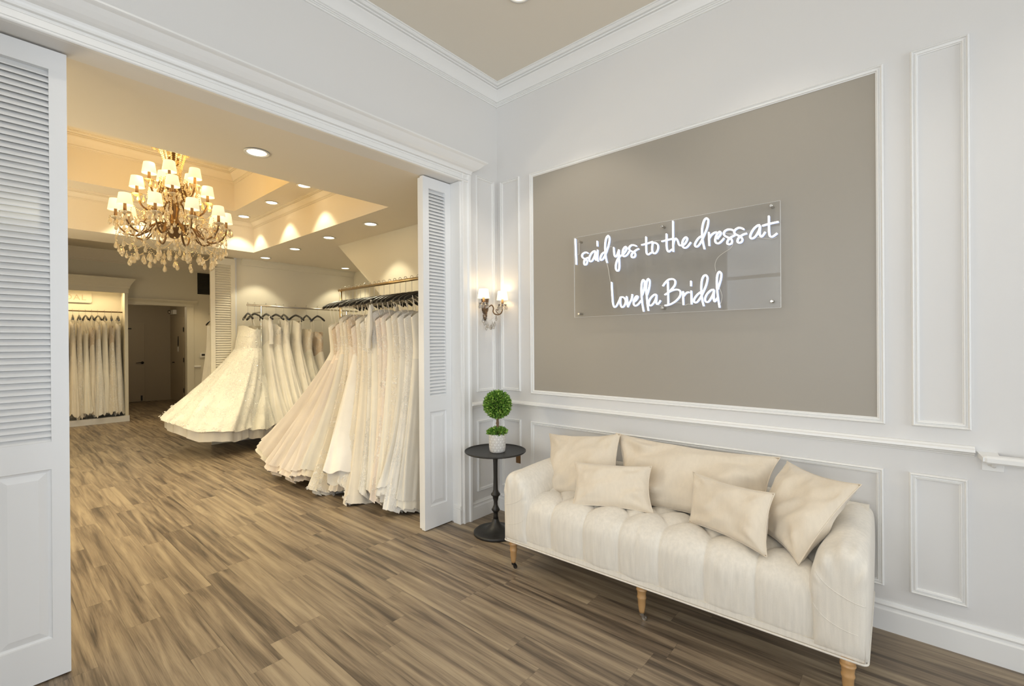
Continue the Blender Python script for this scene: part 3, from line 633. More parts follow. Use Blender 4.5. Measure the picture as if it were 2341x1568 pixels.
    # legs
    for i, (x, y) in enumerate(((.725, -.705), (1.536, -.708), (2.350, -.725), (.722, -.14), (1.536, -.14), (2.352, -.14))):
        lp = [(.013, .034), (.014, .045), (.018, .07), (.0195, .10), (.0225, .105), (.0225, .112), (.020, .117), (.0225, .140), (.026, .144), (.026, .149), (.023, .152), (.0255, .158), (.0255, .163), (.023, .168), (.023, .175)]
        l = G().lathe(lp, 16, (x-ox, y-oy, 0)).obj('leg', M['oak'], t, smooth=True)
        if i < 6:
            g = G(); g.lathe([(.012, .022), (.013, .036)], 12, (x-ox, y-oy, 0)); g.box(x-ox+.002, x-ox+.016, y-oy-.008, y-oy+.008, .014, .026)
            n0 = len(g.v); g.lathe([(.004, -.005), (.011, -.006), (.012, -.004), (.012, .004), (.011, .006), (.004, .005)], 14)
            for k in range(n0, len(g.v)): a, b, c = g.v[k]; g.v[k] = (x-ox+.014+a, y-oy+c, .0122+b)
            g.obj('castor', M['nickel'] if i else M['black'], l, smooth=False)
    return t
sofa()

def pillow(name, label, TL, TR, BR, BL, thick, seed, sag=.1, group='beige linen cushions on the sofa', wr=1.0):
    TL, TR, BR, BL = (Vector(p) for p in (TL, TR, BR, BL)); c = (TL+TR+BR+BL)/4
    n = 30; nrm = (TR-TL).cross(BL-TL).normalized()
    if nrm.y > 0: nrm = -nrm
    nv = Vector((seed*3.1, seed*1.7, seed)); sides = []
    for sgn in (1, -1):
        rows = []
        for i in range(n+1):
            r = []
            for j in range(n+1):
                u, v = j/n, i/n
                # pinch edges inward between the corners
                pu = .5+(u-.5)*(1-.10*(1-(2*v-1)**2)**1*(abs(2*u-1))) ; pv = .5+(v-.5)*(1-.12*(1-(2*u-1)**2)*(abs(2*v-1)))
                p = (TL*(1-pu)+TR*pu)*(1-pv)+(BL*(1-pu)+BR*pu)*pv
                eu, ev = 1-(2*u-1)**2, 1-(2*v-1)**2
                h = thick*.5*(max(eu*ev, 0)**.42)
                h *= 1+.10*(v-.4)
                w = mnoise.noise(Vector((u*3.2, v*3.2, 0))+nv)*.022-abs(mnoise.noise(Vector((u*4+v*2.4, v*2.0-u, 2))+nv))*.030*wr+mnoise.noise(Vector((u*9, v*7+u*4, 4))+nv)*.006*wr
                # creases running out of the corners
                for cu, cv in ((0, 0), (1, 0), (1, 1), (0, 1)):
                    du, dv = u-cu, v-cv; rr = math.hypot(du, dv); an = math.atan2(abs(dv), abs(du))
                    w += .012*wr*math.sin(an*8+seed+cu*2)*math.exp(-((rr-.22)/.13)**2)
                h += w*min(1, 3*eu*ev)
                r.append(p+nrm*h*sgn)
            rows.append(r)
        sides.append(rows)
    g = G(); m = n+1
    for si, rows in enumerate(sides):
        g.add([p-c for r in rows for p in r], [(i*m+j, i*m+j+1, (i+1)*m+j+1, (i+1)*m+j) if si == 0 else (i*m+j, (i+1)*m+j, (i+1)*m+j+1, i*m+j+1) for i in range(n) for j in range(n)])
    t = thing(name, label, 'cushion', c, group=group)
    g.obj('cover', M['pillow'], t, smooth=True)
    r0 = sides[0]; b = [r0[0][j] for j in range(m)]+[r0[i][n] for i in range(1, m)]+[r0[n][j] for j in range(n-1, -1, -1)]+[r0[i][0] for i in range(n-1, -1, -1)]
    G().tube([p-c for p in b], .0028, 6, cap=False).obj('piping', M['pillow'], t, smooth=True)
    return t
pillow('cushion', 'large square beige cushion standing against the left arm of the sofa', (.632, -.17, .714), (1.174, -.17, .781), (1.286, -.42, .405), (.821, -.46, .405), .17, 1)
pillow('cushion', 'wide long beige bolster cushion along the middle of the sofa back', (1.118, -.12, .769), (2.039, -.13, .761), (2.037, -.36, .435), (1.263, -.36, .435), .19, 2, wr=1.7)
pillow('cushion', 'small rectangular beige lumbar cushion in front of the left square cushion', (1.02, -.46, .641), (1.462, -.36, .666), (1.524, -.48, .455), (1.117, -.62, .447), .14, 3, wr=.6)
pillow('cushion', 'small rectangular beige lumbar cushion in front of the right leaning cushion', (1.685, -.36, .677), (2.086, -.50, .683), (2.082, -.63, .450), (1.703, -.47, .455), .15, 4, wr=.6)
pillow('cushion', 'large square beige cushion tilted over the right arm of the sofa', (2.073, -.15, .751), (2.383, -.40, .756), (2.194, -.62, .45), (1.965, -.33, .45), .17, 5)

# ================================================================ SIDE TABLE + TOPIARY
def side_table():
    t = thing('side_table', 'small round black iron pedestal side table in the corner beside the sofa', 'table', (.307, -.374, 0))
    G().lathe([(0, .576), (.19, .576), (.212, .578), (.217, .583), (.217, .588), (.213, .590), (.210, .584), (.20, .581), (0, .581)], 64, cap=False).obj('tabletop', M['iron'], t, smooth=True)
    G().lathe([(.019, .10), (.016, .13), (.016, .15), (.022, .155), (.030, .168), (.022, .182), (.015, .20), (.014, .225), (.020, .25), (.022, .262), (.033, .272), (.033, .280), (.022, .292), (.017, .31), (.015, .40), (.016, .50), (.020, .555), (.024, .576)], 28).obj('pedestal', M['iron'], t, smooth=True)
    G().lathe([(.0, 0), (.150, 0), (.157, .004), (.157, .016), (.150, .022), (.135, .022), (.11, .024), (.07, .036), (.04, .062), (.025, .085), (.019, .105)], 48, cap=False).obj('base', M['iron'], t, smooth=True)
    g = G(); g.box(.115, .155, .09, .094, .50, .576); g.obj('hanging_plate', M['bronze'], t)
side_table()
def topiary():
    t = thing('potted_topiary', 'small ball-shaped green topiary in a white diamond-pattern pot on the round table', 'plant', (.327, -.374, .5815))
    m, nt, b = mat('diamond_pot'); L = nt.links.new; tc = N(nt, 'ShaderNodeTexCoord'); sp = N(nt, 'ShaderNodeSeparateXYZ'); L(tc.outputs['Object'], sp.inputs[0])
    def mt(op, a, c=None):
        n = N(nt, 'ShaderNodeMath', operation=op)
        for i, v in enumerate((a, c)):
            if v is None: continue
            if isinstance(v, (int, float)): n.inputs[i].default_value = v
            else: L(v, n.inputs[i])
        return n.outputs[0]
    ang = mt('MULTIPLY', mt('ARCTAN2', sp.outputs[1], sp.outputs[0]), 14/(2*PI)); z = mt('MULTIPLY', sp.outputs[2], 26)
    def tri(x): return mt('ABSOLUTE', mt('SUBTRACT', mt('FRACT', x), .5))
    a = tri(mt('ADD', ang, z)); c = tri(mt('SUBTRACT', ang, z)); e = mt('MINIMUM', a, c); e2 = mt('MINIMUM', mt('ABSOLUTE', mt('SUBTRACT', a, .22)), mt('ABSOLUTE', mt('SUBTRACT', c, .22)))
    L(ramp(nt, e, [(.05, (.78, .75, .70)), (.10, (.50, .46, .41)), (.20, (.52, .48, .43)), (.24, (.76, .73, .68))]), b.inputs['Base Color']); b.inputs['Roughness'].default_value = .8
    bump(nt, b, ramp(nt, e, [(.05, (1,)*3), (.12, (0,)*3)]), .5, .004)
    G().lathe([(0, 0), (.050, 0), (.054, .006), (.0585, .03), (.060, .08), (.0605, .125), (.0595, .128), (.055, .128), (.055, .115), (0, .115)], 48, cap=False).obj('pot', m, t, smooth=True)
    G().lathe([(0, .114), (.054, .116)], 20, cap=False).obj('soil', M['bark'], t)
    g = G(); g.tube([(.004, 0, .10), (.010, .002, .14), (.003, 0, .17), (.007, 0, .20), (.0, 0, .235), (.003, 0, .27)], .0085, 8); g.tube([(.0, .004, .10), (-.004, -.004, .14), (.010, .004, .17), (-.001, -.005, .20), (.008, .004, .235), (.003, 0, .27)], .006, 8)
    g.obj('trunk', M['bark'], t, smooth=True)
    lm = bpy.data.materials.new('leaf'); lm.use_nodes = True; nt = lm.node_tree; b = nt.nodes['Principled BSDF']
    gi = N(nt, 'ShaderNodeNewGeometry'); nt.links.new(ramp(nt, gi.outputs['Random Per Island'], [(0, (.05, .14, .015)), (.5, (.14, .30, .035)), (1, (.36, .52, .10))]), b.inputs['Base Color']); b.inputs['Roughness'].default_value = .4; b.inputs['Subsurface Weight'].default_value = 0
    def leaves(name, c, rad, count, ln, sq=1.0, up=0):
        g = G(); rr = random.Random(count)
        for i in range(count):
            zz = 1-2*(i+.5)/count; a = i*2.399963; s = math.sqrt(1-zz*zz); d = Vector((s*math.cos(a), s*math.sin(a), zz*sq))
            p = Vector(c)+d*rad*rr.uniform(.80, 1.0); o = (d+Vector((rr.uniform(-1, 1), rr.uniform(-1, 1), rr.uniform(-.7, 1)+up))*.75).normalized()
            sd = o.cross(Vector((rr.uniform(-1, 1), rr.uniform(-1, 1), rr.uniform(-1, 1)))).normalized()*ln*.30; nn = o.cross(sd).normalized()*ln*.12
            q = o*ln
            g.add([p, p+q*.45+sd+nn, p+q, p+q*.45-sd+nn, p+q*.5], [(0, 1, 4), (1, 2, 4), (2, 3, 4), (3, 0, 4)])
        return g.obj(name, lm, t, recalc=False)
    leaves('ball_foliage', (.004, 0, .333), .090, 2300, .021)
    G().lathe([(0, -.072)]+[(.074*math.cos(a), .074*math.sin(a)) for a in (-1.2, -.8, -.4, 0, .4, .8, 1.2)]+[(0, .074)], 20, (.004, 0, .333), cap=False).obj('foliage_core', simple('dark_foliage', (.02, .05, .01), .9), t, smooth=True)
    g = leaves('base_foliage', (.0, 0, .137), .060, 480, .026, .38, .5)
topiary()

# ================================================================ NEON SIGN
def neon():
    t = thing('neon_sign', 'white glowing handwriting neon sign on a clear acrylic panel on the grey wall', 'neon sign', (1.397, 0, 1.80))
    ox, oz = 1.397, 1.80
    G().box(.762-ox, 2.030-ox, -.043, -.037, 1.521-oz, 2.077-oz).obj('acrylic_panel', M['acrylic'], t)
    g = G()
    for a in ((.762, .7635, 1.521, 2.077), (2.0285, 2.030, 1.521, 2.077), (.762, 2.030, 1.521, 1.5222), (.762, 2.030, 2.0758, 2.077)): g.box(a[0]-ox, a[1]-ox, -.0431, -.0369, a[2]-oz, a[3]-oz)
    g.obj('panel_edge', M['acrylic_edge'], t)
    for x, z in ((.803, 2.045), (1.397, 2.049), (1.988, 2.057), (1.988, 1.556), (1.396, 1.553), (.803, 1.544)):
        g = G(); g.lathe([(.0075, 0), (.0075, .040), (.009, .043), (.009, .048), (.006, .051)], 14)
        g.v = [(x-ox+a, -.004-c, z-oz+b) for a, b, c in g.v]; g.obj('standoff', M['nickel'], t, smooth=False)
    for L_ in NEON:
        g = G(); g2 = G()
        for st in L_:
            pts = [Vector((x-ox, -.056, z-oz)) for x, z in st]
            sm = smoothline(pts, 5) if len(pts) > 2 else pts
            # silicone tube; glowing blue back run paints its side and acrylic reflection
            g.tube(sm, .0045, 8); g2.tube([p+Vector((.0015, .011, -.0015)) for p in sm], .0037, 8)
        l_ = g.obj('neon_letter', M['neon'], t, smooth=True); g2.obj('tube_side_reflection', M['neon_side_reflection'], l_, smooth=True)
    for wv in WIRES:
        G().tube(smoothline([Vector((x-ox, -.048, z-oz)) for x, z in wv], 5), .0013, 6).obj('wire', M['wire'], t, smooth=True)
neon()

# ================================================================ HANDRAIL, SCONCE
def handrail():
    t = thing('handrail', 'white painted wooden handrail starting near the right end of the wall', 'handrail', (2.76, 0, .86))
    g = G(); pr = [(-.085, -.012), (-.085, .004), (-.075, .012), (-.05, .014), (-.04, .006), (-.04, -.008), (-.05, -.020), (-.075, -.020)]
    n = len(pr); xs = [(0.02, .6), (.0, .9), (.012, 1), (2.20, 1)]
    loops = [[(x, -.0625+(y+.0625)*s, z*s) for y, z in pr] for x, s in ((.0, .75), (.012, 1), (2.20, 1))]
    g.loft(loops); g.add(loops[0], [tuple(range(n))]); g.add(loops[-1], [tuple(range(n))]); g.add(*([[(-.012, 0, .016), (-.012, 0, -.008), (.0, -.085, -.01), (.0, -.085, .006), (.05, 0, .016), (.05, 0, -.008), (.05, -.05, -.01), (.05, -.05, .012)], [(0, 1, 2, 3), (0, 3, 7, 4), (1, 2, 6, 5), (0, 1, 5, 4), (3, 2, 6, 7)]]))
    g.obj('rail', M['trim'], t)
    for x in (.035, 1.4):
        g = G(); g.box(x-.033, x+.033, -.006, 0, -.062, .0); br = g.obj('bracket', M['trim'], t, bevel=.002)
        g = G(); g.tube([(x-.005, -.006, -.032), (x, -.035, -.034), (x+.004, -.058, -.016)], .008, 8); g.lathe([(.012, -.004), (.014, .002), (.010, .006)], 14, (x-.002, -.008, -.034)); g.obj('bracket_arm', M['trim'], br, smooth=True)
handrail()
SH = [(.046, 0), (.0455, .002), (.036, .066), (.035, .068)]
def drop_g(g, p, s=1.0, n=6):
    z = [0, -.006, -.016, -.030, -.040, -.045]; r = [.0015, .0035, .007, .0105, .0075, .0]
    return g.lathe([(max(rr*s, .0003), zz*s) for rr, zz in zip(r, z)], n, p)
def sconce():
    t = thing('wall_sconce', 'antique brass two-arm wall sconce with white shades and crystal drops in the corner', 'wall lamp', (0, -.162, 1.62))
    g = G(); g.lathe([(.003, -.10), (.012, -.085), (.018, -.06), (.015, -.04), (.026, -.02), (.030, .0), (.022, .02), (.030, .05), (.033, .075), (.028, .085)], 12, (.012, 0, 0), flute=(.08, 6))
    g.v = [(max(.0, a*.8), b, c) for a, b, c in g.v]; g.obj('back_plate', M['bronze'], t, smooth=True)
    for s, yy in ((-1, -.108), (1, .104)):
        # S-scroll arm
        ap = [(.018, 0, -.01), (.05, yy*.12, .015), (.055, yy*.3, .022), (.06, yy*.42, .0), (.06, yy*.38, -.028), (.075, yy*.45, -.048), (.09, yy*.72, -.050), (.098, yy*.94, -.030), (.10, yy, .0), (.10, yy, .012)]
        a = G().tube(smoothline([Vector(p) for p in ap], 6), .0052, 8).obj('arm', M['brass'], t, smooth=True)
        sc = [(.09, yy*.70, -.048), (.08, yy*.55, -.03), (.075, yy*.55, -.012), (.08, yy*.66, -.012), (.082, yy*.66, -.022)]
        G().tube(smoothline([Vector(p) for p in sc], 5), .003, 6).obj('scroll', M['brass'], a, smooth=True)
        G().lathe([(.004, .008), (.010, .012), (.030, .020), (.036, .030), (.033, .031), (.010, .018)], 18, (.10, yy, 0), flute=(.05, 8), cap=False).obj('drip_pan', M['crystal_clear'], a, smooth=True)
        G().lathe([(.010, .014), (.011, .028), (.0095, .035), (.0095, .075)], 12, (.10, yy, 0)).obj('candle_sleeve', M['bronze'], a, smooth=True)
        G().lathe(SH, 28, (.10, yy, .066), cap=False).obj('lamp_shade', M['sshade'], a, smooth=True)
        G().lathe([(.002, .075), (.010, .085), (.011, .1), (.003, .12)], 10, (.10, yy, 0)).obj('bulb', M['bulbw'], a, smooth=True)
        for k in range(7):
            an = 2*PI*k/7; drop_g(G(), (.10+.034*math.cos(an), yy+.034*math.sin(an), .024), .8).obj('crystal_drop', M['crystal_clear'], a, smooth=False)
        point('sconce_light', (.10, -.162+yy, 1.62+.115), .6, (1, .74, .42), .03)
    rr = random.Random(3)
    for k in range(11):
        f = k/10; y = -.07+.14*f; z = -.055-.055*math.sin(PI*f)
        drop_g(G(), (.05+.02*rr.random(), y, z-rr.random()*.04), .95).obj('crystal_drop', M['crystal_clear'], t)
    g = G()
    for f0, dz in ((0, .05), (1, .075)):
        for k in range(17):
            f = k/16; g.lathe([(.0005, -.0028), (.0028, 0), (.0005, .0028)], 5, (.06, -.08+.16*f, -.04-dz*math.sin(PI*f)), cap=False)
    g.obj('bead_string', M['crystal_clear'], t)
sconce()
# ================================================================ DOWNLIGHTS
def downlight(loc, label, r=.062, zc=None, power=30, col=DOWN, ang=92):
    t = thing('downlight', label, 'ceiling light', loc, group='recessed ceiling downlights')
    G().lathe([(r*1.18, -.004), (r*1.16, -.007), (r*.92, -.005), (r*.90, .0), (r*.90, -.0005), (r*1.18, -.0005)], 36, cap=False).obj('trim_ring', M['can'], t, smooth=True)
    G().lathe([(.0, -.0018), (r*.88, -.0022), (r*.9, -.001)], 32, cap=False).obj('lens', M['bulb'], t, smooth=True)
    spot('downlight_beam', (loc[0], loc[1], loc[2]-.02), power, col, ang, .35, .03)
DP = 20
for x, y, z, lb in (
    (-.564, -1.615, ZB, 'large bright downlight just inside the opening, left of all the others'),
    (-1.583, -.168, ZB, 'downlight nearest the sloping partition wall, above the front rack'),
    (-2.456, -.152, ZB, 'downlight second from the louvred door along the lower soffit'),
    (-3.37, -.129, ZB, 'downlight midway along the lower soffit right of the coffer corner'),
    (-4.27, -.135, ZB, 'small downlight by the back wall under the coffer corner'),
    (-4.30, 1.084, ZB, 'lone downlight in the deep alcove ceiling behind the front rack'),
    (-2.94, -.577, ZC1, 'middle downlight of the three on the raised coffer ledge'),
    (-3.79, -.573, ZC1, 'farthest downlight of the three on the raised coffer ledge, nearest the chandelier'),
    (-2.11, -.592, ZC1, 'nearest downlight of the three on the raised coffer ledge, half hidden by the soffit'),
):
    downlight((x, y, z), lb, power=DP)
for x, y in ((-3.8, -1.6), (-3.0, -2.64), (-2.0, -2.64), (-1.2, -1.6)):
    spot('ledge_beam', (x, y, ZC1-.02), DP*1.5, DOWN, 92, .35)
for x, y in ((-4.3, -2.3), (-.56, -2.5), (-2.5, -3.1)): spot('soffit_fill_beam', (x, y, ZB-.02), DP*2.2, DOWN, 100, .5)  # out-of-view spots, turned up as fill so floor bounce lifts the soffit
for x, y in ((-6.3, -2.6), (-6.3, -1.3), (-7.2, -.2)): spot('far_fill_beam', (x, y, 3.03), 40, DOWN, 110, .6)  # unseen spots added to brighten the dim far wall
downlight((.815, -.688, HC), 'small warm ceiling downlight at the top edge of the view', power=26, col=NEUT)
for x in (2.0, 3.3):
    spot('front_beam', (x, -.62, HC-.02), 14, NEUT, 95, .6)
for x in (.8, 2.0, 3.3):
    spot('front_beam', (x, -2.6, HC-.02), 14, NEUT, 110, .6)

# ================================================================ CHANDELIER
def chandelier():
    cx, cy = -2.47, -1.606
    t = thing('chandelier', 'large three-tier antique brass chandelier with twenty small shades and crystal drops', 'chandelier', (cx, cy, 2.35))
    Z0 = 2.35
    G().lathe([(.003, -.05), (.03, -.04), (.05, .0), (.09, .02), (.10, .05), (.09, .08), (.05, .10), (.03, .14), (.035, .19), (.045, .22), (.035, .26), (.025, .30), (.03, .36), (.055, .40), (.06, .43), (.03, .47), (.018, .52), (.02, .60), (.05, .64), (.05, .66), (.015, .70), (.012, 1.05)], 20).obj('stem', M['brass'], t, smooth=True)
    G().lathe([(.05, 1.02), (.07, 1.05), (.06, 1.069)], 20).obj('canopy', M['brass'], t, smooth=True)
    tiers = [(10, 18, .40, .0, .015, .055), (5, -2, .265, .225, .215, .04), (5, -10, .175, .375, .365, .03)]
    # heading towards the camera
    hd = math.atan2(-2.7694-cy, 2.5382-cx)
    k = 0
    for n, a0, R, zs, zc, sag in tiers:
        for i in range(n):
            an = hd+math.radians(a0+360*i/n); d = Vector((math.cos(an), math.sin(an), 0)); U = Vector((0, 0, 1))
            def P(r, z): return d*r+U*z
            top = zc+.06
            ap = [P(.05, zs+.03), P(R*.25, zs+.075), P(R*.40, zs+.05), P(R*.52, zs-.02), P(R*.68, zs-.055), P(R*.86, zs-.03), P(R*.97, zs+.025), P(R, top)]
            a = G().tube(smoothline(ap, 5), .0075, 8).obj('arm', M['brass'], t, smooth=True)
            sp = [P(R*.66, zs-.05), P(R*.55, zs-.0), P(R*.50, zs+.06), P(R*.58, zs+.075), P(R*.63, zs+.045), P(R*.58, zs+.035)]
            G().tube(smoothline(sp, 4), .0045, 6).obj('scroll', M['brass'], a, smooth=True)
            c = P(R, top)
            G().lathe([(.006, -.008), (.014, -.004), (.034, .008), (.042, .018), (.038, .019), (.012, .004)], 16, c, flute=(.06, 8), cap=False).obj('drip_pan', M['crystal'], a, smooth=True)
            G().lathe([(.013, 0), (.012, .012), (.011, .085)], 10, c).obj('candle_sleeve', M['brass'], a, smooth=True)
            G().lathe([(.0545, 0), (.054, .003), (.041, .092), (.040, .094)], 24, c+U*.072, cap=False).obj('lamp_shade', M['shade'], a, smooth=True)
            G().lathe([(.004, .085), (.013, .10), (.013, .12), (.003, .15)], 8, c).obj('bulb', M['bulbw'], a, smooth=True)
            for q in range(6 if n == 10 else 5):
                b = 2*PI*q/(6 if n == 10 else 5)
                g = G(); pp = c+Vector((.045*math.cos(b), .045*math.sin(b), .010)); g.lathe([(.0005, -.006), (.006, 0), (.0005, .006)], 6, pp-U*.004, cap=False); drop_g(g, pp-U*.010, 1.25)
                g.obj('crystal_drop', M['crystal'], a)
    # hanging drops round the bottom basket, on swags between the arms
    rr = random.Random(5)
    def swag(name, r0, z0, r1, z1, n, sg, off, m):
        for i in range(n):
            a, b = hd+2*PI*(i+off)/n, hd+2*PI*(i+1+off)/n; g = G()
            for q in range(m+1):
                f = q/m; an = a+(b-a)*f; r = (r0+(r1-r0)*.5)-(.05*math.sin(PI*f)*0); z = z0-sg*math.sin(PI*f)
                g.lathe([(.0006, -.0058), (.0056, 0), (.0006, .0058)], 5, (r*math.cos(an), r*math.sin(an), z), cap=False)
            g.obj(name, M['crystal'], t)
    swag('bead_string', .40, .0, .40, 0, 10, .10, .05, 22)
    swag('bead_string', .31, -.10, .31, 0, 10, .09, .05, 18)
    swag('bead_string', .30, .20, .30, 0, 5, .10, 0, 20)
    swag('bead_string', .19, .36, .19, 0, 5, .07, 0, 14)
    cnt = 0
    for r, z, n, sc in ((.40, -.09, 24, 1.3), (.37, -.14, 22, 1.3), (.31, -.20, 16, 1.6), (.22, -.185, 14, 1.4), (.12, -.13, 9, 1.4), (.27, .10, 12, 1.2), (.18, .26, 8, 1.2), (.15, .03, 14, 1.2), (.33, .0, 18, 1.2), (.11, .22, 10, 1.2), (.10, .46, 10, 1.2), (.22, .17, 12, 1.1), (.40, .03, 16, 1.1)):
        for i in range(n):
            an = 2*PI*(i+.5*rr.random())/n; zz = z-rr.random()*.05; p = (r*math.cos(an), r*math.sin(an), zz)
            g = G(); g.lathe([(.0005, .0), (.007, .007), (.0005, .014)], 6, (p[0], p[1], zz+.002), cap=False); drop_g(g, p, sc, 7); g.obj('crystal_drop', M['crystal'], t); cnt += 1
    # strings of beads running up the middle and the dense top cluster
    g = G()
    for i in range(18):
        an = 2*PI*i/18
        for q in range(26):
            f = q/25; r = .10+.30*(1-f)**2*1.0; z = -.02+.50*f
            if rr.random() < .9: g.lathe([(.0006, -.008), (.008, 0), (.0006, .008)], 5, (r*math.cos(an), r*math.sin(an), z), cap=False)
    for i in range(14):
        an = 2*PI*i/14
        for q in range(24):
            f = q/23; r = .045+.085*f**1.5; z = .48+.36*f
            g.lathe([(.0006, -.010), (.010, 0), (.0006, .010)], 5, (r*math.cos(an), r*math.sin(an), z), cap=False)
    o = g.obj('bead_curtain', M['crystal'], t); o['kind'] = 'stuff'
    g = G().lathe([(.13, .83), (.15, .835), (.15, .85), (.13, .855)], 24, cap=False); g.obj('crown_ring', M['brass'], t, smooth=True)
    for k in range(12):
        an = 2*PI*k/12; g = G(); drop_g(g, (.145*math.cos(an), .145*math.sin(an), .83), 2.2, 7); g.obj('crystal_drop', M['crystal'], t)
    for z, p in ((2.60, 7), (2.80, 5), (2.98, 5)):
        for i in range(3):
            an = hd+2*PI*(i+.5)/3; r = {2.60: .33, 2.80: .24, 2.98: .15}[z]
            point('chandelier_light', (cx+r*math.cos(an), cy+r*math.sin(an), z), p*.38, (1, .60, .15), .06)
chandelier()

# ================================================================ GOWNS, HANGERS, RACKS
def hanger_parts(t, zdrop):
    """t origin = bar contact point; local +x = shoulder axis"""
    g = G(); hp = [(0, 0, .0)]+[(0, 0, 0)]
    pts = [Vector((-.014, 0, -.012)), Vector((-.017, 0, .002)), Vector((-.010, 0, .014)), Vector((.002, 0, .018)), Vector((.014, 0, .010)), Vector((.015, 0, -.006)), Vector((.004, 0, -.022)), Vector((0, 0, -.04)), Vector((0, 0, -zdrop))]
    G().tube(smoothline(pts, 3), .0022, 6).obj('hook', M['nickel'], t, smooth=True)
    loops = []
    for i in range(13):
        u = -1+i/6; x = u*.205; z = -zdrop-.075*abs(u)**1.5; w = .010+.013*abs(u)**3-(.010 if abs(u) > .95 else 0); h = .015+.005*abs(u)**3-(.006 if abs(u) > .95 else 0)
        loops.append([(x, w*math.cos(a), z+h*math.sin(a)) for a in [2*PI*k/8 for k in range(8)]])
    g = G(); g.loft(loops); g.add(loops[0], [tuple(range(8))]); g.add(loops[-1], [tuple(range(8))])
    g.obj('shoulder_bar', M['black'], t, smooth=True)
    g = G(); g.tube([(-.17, 0, -zdrop-.06), (.17, 0, -zdrop-.06)], .0025, 6); g.obj('cross_bar', M['nickel'], t)
def gown(bar, axis, label, gl, hl, gmat, zn=.0, hem=(0, 0, .45, .3, .1), tilt=(0, 0), waist=(.13, .06), top=(.15, .045), drop=.135, neck=.13, folds=9, amp=.12, seed=1, under=None, lace=0, seq=0, straps=True, sleeve=0, mid=None, hemfl=.022, hemv=1.0, over=None):
    """bar: hook point; axis 'x' or 'y' = shoulder direction; hem = (cx, cy, half along world x, half along y, z)"""
    bx, by, bz = bar; rr = random.Random(seed)
    rot = 0 if axis == 'x' else PI/2
    h = thing('clothes_hanger', hl, 'hanger', bar, rot+rr.uniform(-.13, .13), group='black dress hangers'); hanger_parts(h, drop)
    zt = bz-drop-neck; zh = hem[4]; n = 96; rows = 46
    zw = zt-.30
    t = thing('wedding_gown', label, 'wedding dress', (bx, by, zt), 0, group=gl)
    ph = rr.uniform(0, 6.28); nv = Vector((seed*2.3, seed*.7, 1.3))
    def surf(a, s, grow=1.0, ztop=zt, zhem=zh, off=0):
        # s: 0 top .. 1 hem
        ca, sa = math.cos(a), math.sin(a)
        z = ztop+(zhem-ztop)*s; zz = z
        f = clamp((zw-z)/(zw-zh)) ; b = clamp((zt-z)/(zt-zw))
        tx, ty = (top if axis == 'x' else top[::-1]); wx, wy = (waist if axis == 'x' else waist[::-1])
        ex = 1.25 if mid is None else mid
        fe = f**ex
        rx = (tx+(wx-tx)*sstep(0, 1, b))*(1-fe)+hem[2]*fe; ry = (ty+(wy-ty)*sstep(0, 1, b))*(1-fe)+hem[3]*fe
        nz = mnoise.noise(Vector((ca*1.3, sa*1.3, f*1.2))+nv)
        n2 = mnoise.noise(Vector((ca*folds*.42, sa*folds*.42, f*.7+3))+nv); n3 = mnoise.noise(Vector((ca*folds*.95, sa*folds*.95, f*1.0+9))+nv)
        fold = .45*math.sin(folds*a+ph+5*nz)+1.5*(1-abs(n2)*4.2)*.6+1.1*n3
        k = 1+amp*fold*f**.9*.55+.10*nz*f
        rx *= k*grow; ry *= k*grow
        cxx = hem[0]*f**1.15; cyy = hem[1]*f**1.15
        zz += (tilt[0]*ca+tilt[1]*sa)*f**2 + hemfl*fold*f**3
        if s < .02:
            pass
        side = (ca*ca if axis == 'x' else sa*sa)
        zz -= .055*side*clamp(1-s/.12)**1.5-.012*abs(math.sin(a*2))*clamp(1-s/.08)
        zz += .05*hemv*mnoise.noise(Vector((ca*1.7, sa*1.7, 7.1))+nv)*f**4
        lim = BR-.02-by if by > -1 and bx > -2.8 and bx < 0 else 99
        y = cyy+ry*sa
        if y > lim: y = lim-.004*(y-lim)
        xx = cxx+rx*ca
        if -4.5 < bx < -4.1:      # the wall and folded door behind the back rack hold the skirts forward
            lx = -4.535-bx-max(0, -.62-(y+by))*2.2
            if xx < lx: xx = lx+.02*math.sin(a*9)
        p = Vector((xx, y, zz-zt))
        if off:
            p += Vector((ca*ry, sa*rx, 0)).normalized()*off
        return p
    def shell(grow, ztop, zhem, off=0, nn=n, rw=rows):
        loops = [[surf(2*PI*i/nn, (j/rw), grow, ztop, zhem, off) for i in range(nn)] for j in range(rw+1)]
        g = G(); g.loft(loops); return g
    # bodice and skirt are separate panels that meet at the waist
    sw = clamp((zt-zw)/(zt-zh))
    def part(name, s0, s1, m, rw, grow=1, off=0):
        def v(a, s):      # the seam dips to a point front and back
            return s+(.055*abs(math.sin(a) if axis == 'x' else math.cos(a))**3 if abs(s-sw) < 1e-6 else 0)
        loops = [[surf(2*PI*i/n, v(2*PI*i/n, s0)+(v(2*PI*i/n, s1)-v(2*PI*i/n, s0))*j/rw, grow, zt, zh, off) for i in range(n)] for j in range(rw+1)]
        g = G(); g.loft(loops); return g.obj(name, m, t, smooth=True, recalc=False)
    bm_ = gmat[1] if isinstance(gmat, tuple) else gmat; sm_ = gmat[0] if isinstance(gmat, tuple) else gmat
    part('bodice', 0, sw, GM[bm_], 12); part('skirt', sw, 1, GM[sm_], 40)
    if under:
        um, dz = under; zz = max(.012, zh-dz)
        loops = [[surf(2*PI*i/n+.05, .45+.55*j/24, .90, zt, zz) for i in range(n)] for j in range(25)]
        G().loft(loops).obj('underskirt', GM[um], t, smooth=True, recalc=False)
